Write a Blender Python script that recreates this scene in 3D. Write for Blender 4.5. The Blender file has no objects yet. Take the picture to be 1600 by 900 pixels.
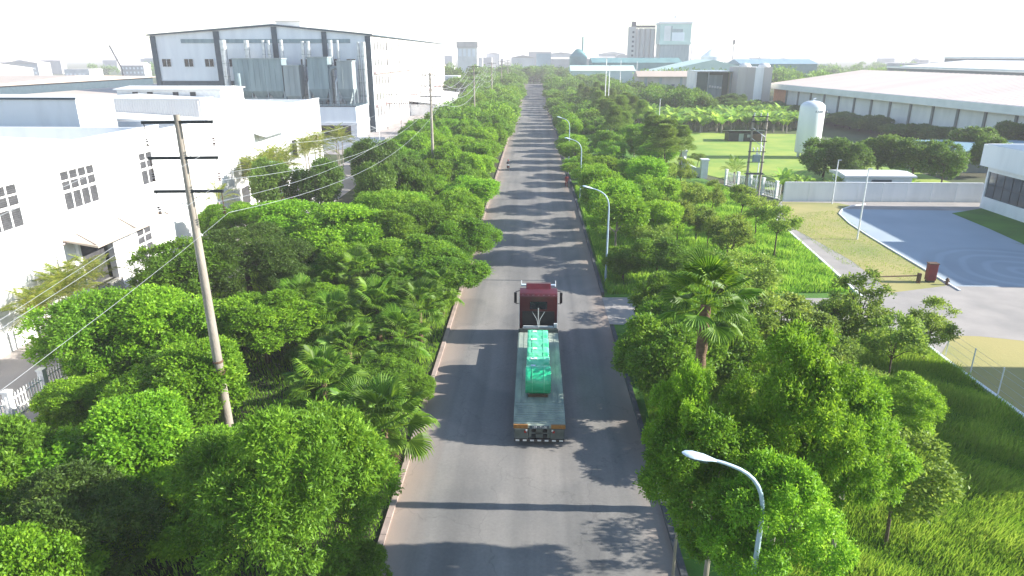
import bpy, bmesh, math, random
import numpy as np
from mathutils import Vector, Matrix
rad = math.radians
scn = bpy.context.scene
COL = scn.collection
# ---------------------------------------------------------------- camera, sky, sun, exposure
HC = 17.9
cam = bpy.data.cameras.new("camera"); camo = bpy.data.objects.new("camera", cam); COL.objects.link(camo)
cam.sensor_width = 36; cam.lens = 24.0; cam.clip_start = .5; cam.clip_end = 12000
TH, PS = rad(18.8367), rad(1.7782)
camo.location = (0, 0, HC); camo.rotation_euler = (math.pi/2-TH, 0, PS); scn.camera = camo
scn.view_settings.view_transform = 'Standard'; scn.view_settings.look = 'None'
scn.view_settings.exposure = 1.36; scn.view_settings.gamma = 1
SUN_EL = 25
world = bpy.data.worlds.new("World"); scn.world = world; world.use_nodes = True
wn = world.node_tree.nodes; wl = world.node_tree.links
sky = wn.new('ShaderNodeTexSky'); sky.sky_type = 'NISHITA'; sky.sun_disc = False
sky.sun_elevation = rad(SUN_EL); sky.sun_rotation = rad(90); sky.altitude = 0
sky.air_density = 1.0; sky.dust_density = .25; sky.ozone_density = 1.3
bg = wn['Background']; bg.inputs[1].default_value = 0.115
wl.new(sky.outputs[0], bg.inputs[0])
sl = bpy.data.lights.new("sun", 'SUN'); sl.energy = 5.0; sl.angle = rad(.5); sl.color = (1, .95, .86)
so = bpy.data.objects.new("sun", sl); COL.objects.link(so)
so.rotation_euler = Vector((math.cos(rad(SUN_EL)), 0, math.sin(rad(SUN_EL)))).to_track_quat('Z', 'Y').to_euler()
scn.cycles.volume_bounces = 1; scn.cycles.max_bounces = 8; scn.cycles.diffuse_bounces = 3
scn.cycles.transparent_max_bounces = 8
HAZE = .00043
# ---------------------------------------------------------------- pixel -> place (photograph 1600x900)
F = 1067.
_f = (-math.sin(PS)*math.cos(TH), math.cos(PS)*math.cos(TH), -math.sin(TH))
_r = (math.cos(PS), math.sin(PS), 0); _u = (-math.sin(PS)*math.sin(TH), math.cos(PS)*math.sin(TH), math.cos(TH))
def ray(x, y):
    a = (x-800)/F; b = -(y-450)/F
    return [_f[i]+a*_r[i]+b*_u[i] for i in range(3)]
def at(x, y, z=0):
    d = ray(x, y); t = (z-HC)/d[2]; return d[0]*t, d[1]*t
def depth(X, Y, Z): return X*_f[0]+Y*_f[1]+(Z-HC)*_f[2]
# ---------------------------------------------------------------- materials
M = {}
def mat(name, c1, c2=None, scale=1.0, rough=.8, bump=0., bscale=None, metal=0., stretch=(1, 1, 1), detail=5, lo=.35, hi=.65, spec=.4, world_pos=False, rnd=0.):
    m = bpy.data.materials.new(name); m.use_nodes = True; n = m.node_tree.nodes; l = m.node_tree.links
    b = n['Principled BSDF']; b.inputs['Roughness'].default_value = rough; b.inputs['Metallic'].default_value = metal
    b.inputs['Specular IOR Level'].default_value = spec
    tc = n.new('ShaderNodeTexCoord'); mp = n.new('ShaderNodeMapping'); mp.inputs['Scale'].default_value = stretch
    if world_pos:
        g = n.new('ShaderNodeNewGeometry'); l.new(g.outputs['Position'], mp.inputs[0])
    else: l.new(tc.outputs['Object'], mp.inputs[0])
    c2 = c2 or tuple(v*.85 for v in c1)
    nz = n.new('ShaderNodeTexNoise'); nz.inputs['Scale'].default_value = scale; nz.inputs['Detail'].default_value = detail
    l.new(mp.outputs[0], nz.inputs[0])
    r = n.new('ShaderNodeValToRGB'); r.color_ramp.elements[0].position = lo; r.color_ramp.elements[1].position = hi
    r.color_ramp.elements[0].color = (*c2, 1); r.color_ramp.elements[1].color = (*c1, 1)
    l.new(nz.outputs[0], r.inputs[0]); out = r.outputs[0]
    if rnd:
        oi = n.new('ShaderNodeObjectInfo'); hs = n.new('ShaderNodeHueSaturation'); mr = n.new('ShaderNodeMapRange')
        mr.inputs[3].default_value = 1-rnd; mr.inputs[4].default_value = 1+rnd
        l.new(oi.outputs['Random'], mr.inputs[0]); l.new(mr.outputs[0], hs.inputs['Value']); l.new(out, hs.inputs['Color']); out = hs.outputs[0]
    l.new(out, b.inputs['Base Color'])
    if bump:
        bp = n.new('ShaderNodeBump'); bp.inputs['Strength'].default_value = bump; bp.inputs['Distance'].default_value = .05
        n2 = n.new('ShaderNodeTexNoise'); n2.inputs['Scale'].default_value = bscale or scale*6; n2.inputs['Detail'].default_value = 4
        l.new(mp.outputs[0], n2.inputs[0]); l.new(n2.outputs[0], bp.inputs['Height']); l.new(bp.outputs[0], b.inputs['Normal'])
    M[name] = m; return m
def leafmat(name, dark, mid, light, rough=.5, trans=.40, spec=.25):
    m = bpy.data.materials.new(name); m.use_nodes = True; n = m.node_tree.nodes; l = m.node_tree.links
    b = n['Principled BSDF']; b.inputs['Roughness'].default_value = rough; b.inputs['Specular IOR Level'].default_value = spec
    a = n.new('ShaderNodeAttribute'); a.attribute_name = 'rnd'
    r = n.new('ShaderNodeValToRGB'); e = r.color_ramp.elements; e[0].position = 0; e[0].color = (*dark, 1); e[1].position = 1; e[1].color = (*light, 1)
    x = e.new(.5); x.color = (*mid, 1)
    l.new(a.outputs['Fac'], r.inputs[0])
    oi = n.new('ShaderNodeObjectInfo'); hs = n.new('ShaderNodeHueSaturation')
    mr = n.new('ShaderNodeMapRange'); mr.inputs[3].default_value = .78; mr.inputs[4].default_value = 1.22; l.new(oi.outputs['Random'], mr.inputs[0]); l.new(mr.outputs[0], hs.inputs['Value'])
    ma = n.new('ShaderNodeMath'); ma.operation = 'MULTIPLY'; ma.inputs[1].default_value = 7.31; l.new(oi.outputs['Random'], ma.inputs[0])
    fr = n.new('ShaderNodeMath'); fr.operation = 'FRACT'; l.new(ma.outputs[0], fr.inputs[0])
    m3 = n.new('ShaderNodeMapRange'); m3.inputs[3].default_value = .488; m3.inputs[4].default_value = .504; l.new(fr.outputs[0], m3.inputs[0]); l.new(m3.outputs[0], hs.inputs['Hue'])
    l.new(r.outputs[0], hs.inputs['Color']); l.new(hs.outputs[0], b.inputs['Base Color'])
    t = n.new('ShaderNodeBsdfTranslucent'); mx = n.new('ShaderNodeMixShader'); mx.inputs[0].default_value = trans
    h2 = n.new('ShaderNodeHueSaturation'); h2.inputs['Value'].default_value = 1.5; h2.inputs['Hue'].default_value = .485; l.new(hs.outputs[0], h2.inputs['Color']); l.new(h2.outputs[0], t.inputs[0])
    l.new(b.outputs[0], mx.inputs[1]); l.new(t.outputs[0], mx.inputs[2]); l.new(mx.outputs[0], n['Material Output'].inputs[0])
    M[name] = m; return m
# near-white walls with faint vertical dirt
mat('white_wall', (.80, .80, .79), (.66, .66, .65), .6, .7, .1, 8, stretch=(1, 1, .25), lo=.2, hi=.55)
mat('white_paint', (.8, .8, .8), (.7, .7, .7), 2, .5)
mat('grey_panel', (.80, .83, .85), (.70, .73, .76), .5, .55, stretch=(1, 1, .2))
mat('side_panel', (.78, .76, .73), (.70, .67, .65), .4, .6, stretch=(1, 1, .2))
mat('dark_trim', (.055, .09, .11), (.04, .07, .09), 1, .5)
mat('unit_metal', (.28, .36, .38), (.20, .27, .29), .5, .5, metal=.2, stretch=(2, 2, .3))
mat('unit_pale', (.33, .38, .38), (.25, .3, .31), .5, .5, stretch=(2, 2, .3))
mat('galvanised', (.62, .64, .66), (.45, .48, .5), 1.5, .35, metal=.6)
mat('window_dark', (.015, .025, .032), (.01, .016, .022), .7, .12, spec=.6)
mat('louvre_grey', (.055, .055, .058), (.08, .08, .085), 3, .4)
mat('cornice', (.42, .30, .29), (.5, .38, .36), .5, .7)
mat('roof_pale', (.74, .73, .71), (.64, .63, .61), .12, .55, stretch=(1, .15, 1), lo=.3, hi=.7)
mat('roof_beige', (.50, .41, .34), (.42, .35, .29), .08, .6, stretch=(1, .3, 1))
mat('roof_white', (.72, .72, .70), (.6, .6, .58), .2, .5)
mat('warehouse_roof', (.74, .63, .55), (.66, .56, .49), .10, .5, stretch=(.12, 1, 1))
mat('warehouse_wall', (.66, .68, .64), (.56, .59, .56), .4, .7, stretch=(1, 1, .3))
mat('warehouse_trim', (.16, .19, .18), (.12, .15, .14), 1, .6)
mat('fascia', (.68, .72, .69), (.58, .63, .60), .3, .5)
mat('orange_wall', (.50, .24, .12), (.42, .2, .1), .8, .7)
mat('concrete', (.42, .41, .38), (.33, .32, .30), .9, .85, .25, 12)
mat('pole_concrete', (.36, .32, .27), (.20, .175, .15), 1.2, .85, .3, 20, stretch=(1, 1, .3))
mat('teal_sheet', (.12, .27, .27), (.08, .2, .21), .2, .6)
mat('pale_teal', (.52, .66, .60), (.44, .58, .53), .15, .6)
mat('silo_grey', (.48, .45, .42), (.4, .37, .35), .3, .7, stretch=(1, 1, .15))
mat('steel_dark', (.05, .055, .06), (.035, .04, .045), 2, .5, metal=.3)
mat('far_grey', (.5, .5, .5), (.4, .4, .41), .1, .7, rnd=.35)
mat('far_roof', (.55, .50, .47), (.45, .42, .40), .1, .7, rnd=.3)
mat('brown', (.12, .07, .04), (.09, .05, .03), 2, .7)
mat('bark', (.10, .075, .05), (.06, .045, .03), 4, .9, .5, 20, stretch=(1, 1, .4))
mat('bark_pale', (.30, .27, .22), (.2, .18, .14), 4, .9, .4, 20, stretch=(1, 1, .4))
mat('palm_trunk', (.20, .13, .08), (.10, .065, .04), 5, .95, .6, 15, stretch=(1, 1, 2))
mat('truck_red', (.09, .008, .011), (.06, .006, .008), 2, .28, spec=.6)
mat('truck_black', (.012, .013, .015), (.02, .02, .022), 3, .5)
mat('deck', (.38, .43, .34), (.22, .27, .23), 1.6, .75, .3, 15, stretch=(1, .4, 1))
mat('chequer', (.10, .12, .11), (.06, .075, .07), 2, .6)
mat('amber', (.32, .15, .03), (.24, .10, .02), 8, .5)
mat('red_lens', (.35, .01, .01), None, 3, .2)
mat('rubber', (.02, .02, .02), (.03, .03, .03), 5, .85)
mat('wrap_green', (.04, .58, .28), (.015, .42, .19), 2.5, .16, .55, 7, spec=.7, stretch=(.5, 1, 1))
mat('wrap_pale', (.20, .72, .42), (.04, .52, .24), 3.5, .14, .6, 8, spec=.7, stretch=(.5, 1, 1))
mat('strap_white', (.7, .72, .72), None, 3, .4)
mat('red_sign', (.20, .02, .025), (.14, .015, .02), 2, .5)
mat('red_cart', (.45, .07, .03), (.35, .05, .02), 3, .5)
mat('cloth_dark', (.03, .035, .05), (.05, .05, .06), 6, .9)
mat('cloth_red', (.3, .05, .05), (.25, .04, .04), 6, .9)
mat('skin', (.35, .2, .13), None, 5, .6)
mat('insulator', (.10, .05, .04), None, 5, .3)
mat('wire', (.38, .40, .42), (.30, .32, .34), 2, .4)
mat('lamp_grey', (.42, .52, .60), (.34, .44, .52), 3, .4, stretch=(1, 1, .5))
mat('lamp_head', (.55, .66, .74), (.42, .54, .62), 9, .4)
mat('glass_panel', (.035, .055, .07), (.05, .075, .09), .4, .12, spec=.7)
mat('dark_green_sheet', (.04, .09, .07), (.03, .07, .06), .3, .6)
mat('tank_white', (.74, .76, .78), (.66, .69, .72), .5, .35, stretch=(1, 1, .2))
mat('letter_dark', (.03, .05, .10), None, 3, .5)
mat('letter_white', (.7, .7, .7), None, 3, .5)
mat('blue_sheet', (.20, .32, .38), (.16, .27, .33), .4, .6)
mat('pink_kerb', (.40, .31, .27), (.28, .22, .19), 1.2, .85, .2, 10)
mat('kerb_shade_tint', (.10, .105, .11), (.06, .065, .07), 1.2, .85, .2, 10)  # right kerb: shadow band beside the verge put into the base colour
# ground surfaces
mat('ground', (.055, .10, .022), (.07, .07, .035), .06, .95, .4, 3, world_pos=True, detail=8)
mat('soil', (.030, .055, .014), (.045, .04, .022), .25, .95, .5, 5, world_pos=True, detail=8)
mat('verge', (.09, .22, .02), (.06, .15, .018), .3, .95, .5, 6, world_pos=True, detail=8)
mat('lawn', (.30, .37, .06), (.17, .29, .04), .16, .95, .4, 8, world_pos=True, detail=8)
mat('dry_lawn', (.36, .31, .12), (.22, .24, .08), .13, .95, .4, 8, world_pos=True, detail=9, lo=.3, hi=.6)
mat('paving', (.35, .32, .295), (.26, .245, .23), .3, .9, .2, 8, world_pos=True, detail=8)
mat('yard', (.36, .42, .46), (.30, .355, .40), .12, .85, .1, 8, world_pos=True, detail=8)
mat('service_road', (.36, .32, .30), (.28, .26, .25), .2, .9, .1, 6, world_pos=True, detail=8)
def road_mat():
    m = bpy.data.materials.new('asphalt'); m.use_nodes = True; n = m.node_tree.nodes; l = m.node_tree.links
    b = n['Principled BSDF']; b.inputs['Roughness'].default_value = .82; b.inputs['Specular IOR Level'].default_value = .3
    g = n.new('ShaderNodeNewGeometry')
    def noise(sc, st, det):
        mp = n.new('ShaderNodeMapping'); mp.inputs['Scale'].default_value = st; l.new(g.outputs['Position'], mp.inputs[0])
        z = n.new('ShaderNodeTexNoise'); z.inputs['Scale'].default_value = sc; z.inputs['Detail'].default_value = det; l.new(mp.outputs[0], z.inputs[0]); return z.outputs[0]
    def ramp(i, a, b2, lo, hi):
        r = n.new('ShaderNodeValToRGB'); r.color_ramp.elements[0].position = lo; r.color_ramp.elements[1].position = hi
        r.color_ramp.elements[0].color = (*a, 1); r.color_ramp.elements[1].color = (*b2, 1); l.new(i, r.inputs[0]); return r.outputs[0]
    base = ramp(noise(.9, (1, .035, 1), 6), (.18, .172, .162), (.272, .256, .236), .3, .7)
    dirt = ramp(noise(.35, (1, .5, 1), 8), (.80, .82, .84), (1, 1, 1), .35, .6)
    grain = ramp(noise(9, (1, 1, 1), 3), (.92, .92, .92), (1.05, 1.05, 1.05), .3, .7)
    # dusty pinkish gutters toward the kerbs
    sp = n.new('ShaderNodeSeparateXYZ'); l.new(g.outputs['Position'], sp.inputs[0])
    ab = n.new('ShaderNodeMath'); ab.operation = 'ABSOLUTE'; l.new(sp.outputs[0], ab.inputs[0])
    wob = n.new('ShaderNodeMath'); wob.operation = 'MULTIPLY_ADD'; wob.inputs[1].default_value = 1.6; l.new(noise(.5, (1, .3, 1), 6), wob.inputs[0]); l.new(ab.outputs[0], wob.inputs[2])
    mr = n.new('ShaderNodeMapRange'); mr.inputs[1].default_value = 4.9; mr.inputs[2].default_value = 6.3; l.new(wob.outputs[0], mr.inputs[0])
    def mul(a, c):
        x = n.new('ShaderNodeMix'); x.data_type = 'RGBA'; x.blend_type = 'MULTIPLY'; x.inputs[0].default_value = 1; l.new(a, x.inputs[6]); l.new(c, x.inputs[7]); return x.outputs[2]
    c = mul(mul(base, dirt), grain)
    x = n.new('ShaderNodeMix'); x.data_type = 'RGBA'; l.new(mr.outputs[0], x.inputs[0]); l.new(c, x.inputs[6]); x.inputs[7].default_value = (.30, .24, .20, 1)
    vm_ = n.new('ShaderNodeMapping'); vm_.inputs['Scale'].default_value = (1, .55, 1); l.new(g.outputs['Position'], vm_.inputs[0])
    wz = n.new('ShaderNodeTexNoise'); wz.inputs['Scale'].default_value = 1.2; wz.inputs['Detail'].default_value = 4; l.new(g.outputs['Position'], wz.inputs[0])
    va = n.new('ShaderNodeVectorMath'); va.operation = 'ADD'; l.new(vm_.outputs[0], va.inputs[0]); l.new(wz.outputs['Color'], va.inputs[1])
    vo = n.new('ShaderNodeTexVoronoi'); vo.feature = 'DISTANCE_TO_EDGE'; vo.inputs['Scale'].default_value = .28; l.new(va.outputs[0], vo.inputs['Vector'])
    cr = ramp(vo.outputs['Distance'], (.84, .84, .84), (1, 1, 1), .001, .008)
    pt = ramp(noise(.16, (1, .6, 1), 2), (.86, .87, .88), (1.04, 1.03, 1.02), .46, .50)
    l.new(mul(mul(x.outputs[2], cr), pt), b.inputs['Base Color'])
    bp = n.new('ShaderNodeBump'); bp.inputs['Strength'].default_value = .25; bp.inputs['Distance'].default_value = .02
    l.new(noise(14, (1, 1, 1), 4), bp.inputs['Height']); l.new(bp.outputs[0], b.inputs['Normal'])
    M['asphalt'] = m
road_mat()
def tyre_mat():
    # yard tarmac with curved tyre marks
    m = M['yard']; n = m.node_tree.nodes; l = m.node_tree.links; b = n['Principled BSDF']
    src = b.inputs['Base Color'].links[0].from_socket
    g = n.new('ShaderNodeNewGeometry'); mp = n.new('ShaderNodeMapping'); mp.vector_type = 'POINT'
    mp.inputs['Location'].default_value = (-43, -58, 0); l.new(g.outputs['Position'], mp.inputs[0])
    w = n.new('ShaderNodeTexWave'); w.wave_type = 'RINGS'; w.rings_direction = 'Z'; w.inputs['Scale'].default_value = .16; w.inputs['Distortion'].default_value = 5; w.inputs['Detail'].default_value = 2; w.inputs['Detail Scale'].default_value = .6
    l.new(mp.outputs[0], w.inputs[0])
    r = n.new('ShaderNodeValToRGB'); r.color_ramp.elements[0].position = .55; r.color_ramp.elements[0].color = (.88, .88, .88, 1); r.color_ramp.elements[1].position = .95; r.color_ramp.elements[1].color = (1, 1, 1, 1); l.new(w.outputs[0], r.inputs[0])
    ln = n.new('ShaderNodeVectorMath'); ln.operation = 'LENGTH'; l.new(mp.outputs[0], ln.inputs[0])
    mr = n.new('ShaderNodeMapRange'); mr.inputs[1].default_value = 8.5; mr.inputs[2].default_value = 7.5; l.new(ln.outputs['Value'], mr.inputs[0])
    x = n.new('ShaderNodeMix'); x.data_type = 'RGBA'; x.blend_type = 'MULTIPLY'; l.new(mr.outputs[0], x.inputs[0]); l.new(src, x.inputs[6]); l.new(r.outputs[0], x.inputs[7]); l.new(x.outputs[2], b.inputs['Base Color'])
tyre_mat()
leafmat('leaf_bright', (0.087, 0.197, 0.010), (0.164, 0.352, 0.019), (0.328, 0.539, 0.034))
leafmat('leaf_mid', (0.070, 0.156, 0.014), (0.127, 0.271, 0.020), (0.251, 0.415, 0.034))
leafmat('leaf_dark', (0.057, 0.114, 0.020), (0.087, 0.176, 0.027), (0.177, 0.290, 0.046))
leafmat('leaf_airy', (0.110, 0.187, 0.031), (0.186, 0.297, 0.037), (0.331, 0.440, 0.068), trans=.42)
leafmat('leaf_feather', (0.090, 0.209, 0.014), (0.166, 0.352, 0.020), (0.317, 0.517, 0.043), trans=.40)
leafmat('leaf_casuarina', (0.09, 0.165, 0.025), (0.15, 0.25, 0.04), (0.22, 0.34, 0.06), rough=.7)
leafmat('leaf_palm', (0.055, 0.133, 0.010), (0.092, 0.208, 0.013), (0.182, 0.320, 0.023), rough=.5, spec=.3)
leafmat('leaf_areca', (.09, .14, .02), (.15, .21, .03), (.30, .30, .06), rough=.45)
leafmat('leaf_banana', (.12, .26, .03), (.19, .36, .045), (.33, .50, .08), rough=.4, trans=.4)
leafmat('dry_leaf', (.14, .09, .04), (.22, .15, .07), (.32, .24, .12), rough=.9)
leafmat('leaf_far', (0.087, 0.176, 0.022), (0.127, 0.249, 0.029), (0.214, 0.352, 0.039), rough=.6, trans=.25)
leafmat('grass', (.07, .20, .012), (.15, .31, .025), (.32, .46, .06), trans=.4, rough=.6)
# ---------------------------------------------------------------- objects
def tag(o, label=None, cat=None, group=None, kind=None):
    if label: o['label'] = label
    if cat: o['category'] = cat
    if group: o['group'] = group
    if kind: o['kind'] = kind
    return o
def link(name, me, parent=None, loc=None, rot=None, scale=None):
    o = bpy.data.objects.new(name, me); COL.objects.link(o)
    if parent: o.parent = parent
    if loc: o.location = loc
    if rot: o.rotation_euler = rot
    if scale: o.scale = scale if isinstance(scale, tuple) else (scale,)*3
    return o
def thing(name, loc, label, cat, group=None, rz=0):
    return tag(link(name, None, None, loc, (0, 0, rz)), label, cat, group)
class MB:
    def __init__(s): s.v = []; s.f = []
    def poly(s, pts, faces):
        o = len(s.v); s.v += [tuple(p) for p in pts]; s.f += [tuple(i+o for i in f) for f in faces]; return s
    def box(s, x0, y0, z0, x1, y1, z1):
        return s.poly([(x0, y0, z0), (x1, y0, z0), (x1, y1, z0), (x0, y1, z0), (x0, y0, z1), (x1, y0, z1), (x1, y1, z1), (x0, y1, z1)],
               [(0, 3, 2, 1), (4, 5, 6, 7), (0, 1, 5, 4), (1, 2, 6, 5), (2, 3, 7, 6), (3, 0, 4, 7)])
    def prism(s, pts, axis, a, b):
        # polygon pts (2D, ccw) extruded along an axis from a to b
        def P(p, t):
            return {'x': (t, p[0], p[1]), 'y': (p[0], t, p[1]), 'z': (p[0], p[1], t)}[axis]
        n = len(pts); v = [P(p, a) for p in pts]+[P(p, b) for p in pts]
        f = [tuple(range(n))[::-1], tuple(range(n, 2*n))]+[(i, (i+1) % n, n+(i+1) % n, n+i) for i in range(n)]
        return s.poly(v, f)
    def tube(s, pts, r, n=8, cap=True):
        pts = [Vector(p) for p in pts]; rs = r if isinstance(r, (list, tuple)) else [r]*len(pts)
        o = len(s.v); prev = None
        for i, p in enumerate(pts):
            d = (pts[min(i+1, len(pts)-1)]-pts[max(i-1, 0)]).normalized()
            a = prev-d*prev.dot(d) if prev else (Vector((0, 0, 1)) if abs(d.z) < .9 else Vector((1, 0, 0))).cross(d)
            a.normalize(); prev = a; b = d.cross(a)
            for k in range(n):
                t = 2*math.pi*k/n; s.v.append(tuple(p+(a*math.cos(t)+b*math.sin(t))*rs[i]))
        for i in range(len(pts)-1):
            for k in range(n):
                s.f.append((o+i*n+k, o+i*n+(k+1) % n, o+(i+1)*n+(k+1) % n, o+(i+1)*n+k))
        if cap: s.f.append(tuple(o+k for k in range(n))[::-1]); s.f.append(tuple(o+(len(pts)-1)*n+k for k in range(n)))
        return s
    def lathe(s, prof, cx=0, cy=0, n=16, axis='z'):
        o = len(s.v)
        for (r, z) in prof:
            for k in range(n):
                t = 2*math.pi*k/n
                s.v.append((cx+r*math.cos(t), cy+r*math.sin(t), z) if axis == 'z' else (z, cx+r*math.cos(t), cy+r*math.sin(t)))
        for i in range(len(prof)-1):
            for k in range(n): s.f.append((o+i*n+k, o+i*n+(k+1) % n, o+(i+1)*n+(k+1) % n, o+(i+1)*n+k))
        s.f.append(tuple(o+k for k in range(n))[::-1]); s.f.append(tuple(o+(len(prof)-1)*n+k for k in range(n)))
        return s
    def mesh(s, name, m, smooth=False, bevel=0):
        me = bpy.data.meshes.new(name); me.from_pydata(s.v, [], s.f)
        if bevel:
            bm = bmesh.new(); bm.from_mesh(me); bmesh.ops.bevel(bm, geom=bm.edges[:], offset=bevel, segments=2, affect='EDGES', profile=.6); bm.to_mesh(me); bm.free()
        bm = bmesh.new(); bm.from_mesh(me); bmesh.ops.recalc_face_normals(bm, faces=bm.faces); bm.to_mesh(me); bm.free()
        me.materials.append(M[m])
        if smooth:
            me.polygons.foreach_set('use_smooth', [True]*len(me.polygons))
            me.set_sharp_from_angle(angle=rad(40))
        me.update(); return me
    def build(s, name, m, parent=None, smooth=False, bevel=0, loc=None, rot=None):
        return link(name, s.mesh(name, m, smooth, bevel), parent, loc, rot)
def B(name, m, parent, *bx, bevel=0):
    mb = MB()
    for b in bx: mb.box(*b)
    return mb.build(name, m, parent, bevel=bevel)
def struct(name, m, mb, smooth=False):
    return tag(mb.build(name, m, None, smooth), kind='structure')
def copy_tree(o, parent=None):
    c = o.copy(); COL.objects.link(c); c.parent = parent
    for ch in o.children: copy_tree(ch, c)
    return c
def sheet(name, m, pts, z):
    return struct(name, m, MB().poly([(x, y, z) for x, y in pts], [tuple(range(len(pts)))]))
# ================================================================ GROUND
RL, RR = -5.6, 5.45
sheet('ground', 'ground', [(-5000, -400), (5000, -400), (5000, 6000), (-5000, 6000)], 0)
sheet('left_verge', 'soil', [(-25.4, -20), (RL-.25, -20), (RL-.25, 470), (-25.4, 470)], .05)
sheet('right_verge', 'verge', [(RR+.25, -20), (25.5, -20), (25.5, 38), (26.2, 60), (28, 80), (27.6, 99), (24, 112), (24, 470), (RR+.25, 470)], .05)
sheet('road', 'asphalt', [(RL, -30), (RR, -30), (RR, 455), (RL, 455)], .06)
sheet('crossroad', 'asphalt', [(-300, 455), (300, 455), (300, 466), (-300, 466)], .06)
sheet('driveway', 'paving', [(RR, 44.6), (30, 43.2), (40, 40.4), (62, 40.4), (62, 53.8), (33.5, 53.8), (29, 52.2), (24, 50.6), (RR, 50.2)], .07)
sheet('factory_yard', 'paving', [(25.6, 30), (62, 30), (62, 88), (32, 88), (28.4, 81), (26.4, 60)], .054)
sheet('dry_grass_strip', 'dry_lawn', [at(x, y) for x, y in [(1222, 316), (1310, 318), (1330, 322), (1316, 328), (1312, 334), (1328, 350), (1362, 372), (1400, 395), (1455, 428), (1478, 447), (1440, 458), (1395, 468), (1372, 440), (1330, 408), (1290, 385), (1240, 358), (1225, 340)]], .062)
sheet('dry_grass_patch', 'dry_lawn', [at(x, y) for x, y in [(1495, 512), (1600, 532), (1700, 545), (1900, 700), (1660, 700), (1600, 652), (1470, 556)]], .066)
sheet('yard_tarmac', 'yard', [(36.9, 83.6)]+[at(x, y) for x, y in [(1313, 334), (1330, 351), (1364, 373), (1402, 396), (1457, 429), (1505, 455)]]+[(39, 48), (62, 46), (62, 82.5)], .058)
sheet('shaded_lawn', 'verge', [at(1487, 334), at(1536, 326), (55.2, 84), (55.2, 60), (48, 68), at(1600, 383), at(1545, 358)], .070)
sheet('far_lawn', 'lawn', [(24, 116), (33, 96), (62, 96), (62, 150), (64, 168), (30, 172), (24, 150)], .04)
sheet('service_road', 'service_road', [(-33, -20), (-25.5, -20), (-25.5, 128), (-33, 132)], .045)
sheet('service_forecourt', 'service_road', [(-60, 133), (-25.5, 128), (-25.5, 330), (-38, 330)], .047)
def kerb(name, x0, x1, m, y0, y1, skip=None, h=.2):
    mb = MB(); y = y0
    while y < y1:
        L = 1.0 if y < 120 else 8
        if not (skip and skip[0] < y < skip[1]): mb.box(x0, y, 0, x1, y+L-.02, h+random.uniform(-.008, .008))
        y += L
    return struct(name, m, mb)
random.seed(4)
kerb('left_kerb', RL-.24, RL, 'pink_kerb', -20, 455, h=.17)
kerb('right_kerb', RR, RR+.24, 'kerb_shade_tint', -20, 455, (43.9, 50.5), h=.25)
def ribbon(name, m, pts, w, z0, z1):
    mb = MB()
    for a, b in zip(pts[:-1], pts[1:]):
        d = Vector((b[0]-a[0], b[1]-a[1])); p = Vector((-d.y, d.x)).normalized()*w/2
        mb.prism([(a[0]+p.x, a[1]+p.y), (a[0]-p.x, a[1]-p.y), (b[0]-p.x, b[1]-p.y), (b[0]+p.x, b[1]+p.y)], 'z', z0, z1)
    return struct(name, m, mb)
ribbon('yard_kerb', 'white_paint', [at(x, y) for x, y in [(1352, 320), (1330, 323), (1316, 328), (1311, 335), (1328, 351), (1362, 373), (1400, 396), (1457, 430), (1500, 456)]], .14, 0, .16)
ribbon('plot_kerb', 'white_paint', [(28.1, 82), (26.4, 60), (25.6, 50.8)], .22, 0, .22)
ribbon('plot_kerb_near', 'white_paint', [(25.6, 43), (25.5, 38), (25.6, 32), (25.8, 16)], .22, 0, .22)
# ================================================================ LEFT FACTORY
fx = -33.0
def box_building(name, label, x0, y0, x1, y1, h, wall, roof, pitch=0, axis='y', cat='building', group=None, eave=.4, z0=0):
    """walls (part) and a gable or flat roof (part); ridge runs along axis"""
    t = thing(name, ((x0+x1)/2, (y0+y1)/2, 0), label, cat, group)
    w, d = (x1-x0)/2, (y1-y0)/2
    B('wall', wall, t, (-w, -d, z0, w, d, h))
    if pitch:
        if axis == 'y': MB().prism([(-w-eave, h+.003), (w+eave, h+.003), (w+eave, h+.25), (0, h+pitch), (-w-eave, h+.25)], 'y', -d-eave, d+eave).build('roof', roof, t)
        else: MB().prism([(-d-eave, h+.003), (d+eave, h+.003), (d+eave, h+.25), (0, h+pitch), (-d-eave, h+.25)], 'x', -w-eave, w+eave).build('roof', roof, t)
    else: B('roof', roof, t, (-w+.3, -d+.3, h, w-.3, d-.3, h+.06))
    return t
f1 = thing('factory', (0, 0, 0), 'white factory building nearest on the left, with louvred windows and a canopied loading door', 'building')
# front wall is made around its openings
Y0, Y1, ZT = 20.0, 60.4, 12.0
wins = [(37.2, 41.1, 7.4, 10.2, 4), (42.35-3.9+1.2-1, 42.5, 7.4, 10.2, 4), (46.6, 50.5, 7.4, 10.2, 4), (56.6, 58.7, 7.4, 10.1, 2), (54.4, 56.6, 1.4, 4.1, 2)]
wins = [(30.4, 34.3, 7.4, 10.2, 4), (38.5, 42.4, 7.4, 10.2, 4), (46.6, 50.5, 7.4, 10.2, 4), (56.6, 58.7, 7.4, 10.1, 2), (54.4, 56.6, 1.4, 4.1, 2)]
door = (46.8, 50.6, 1.2, 5.0)
mb = MB()
ys = sorted({Y0, Y1, *[w[0] for w in wins], *[w[1] for w in wins], door[0], door[1]}); zs = sorted({0, ZT, *[w[2] for w in wins], *[w[3] for w in wins], door[2], door[3]})
for a, b in zip(ys[:-1], ys[1:]):
    for c, d in zip(zs[:-1], zs[1:]):
        my, mz = (a+b)/2, (c+d)/2
        if any(w[0] < my < w[1] and w[2] < mz < w[3] for w in wins) or (door[0] < my < door[1] and door[2] < mz < door[3]): continue
        mb.box(fx-.25, a, c, fx, b, d)
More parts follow.
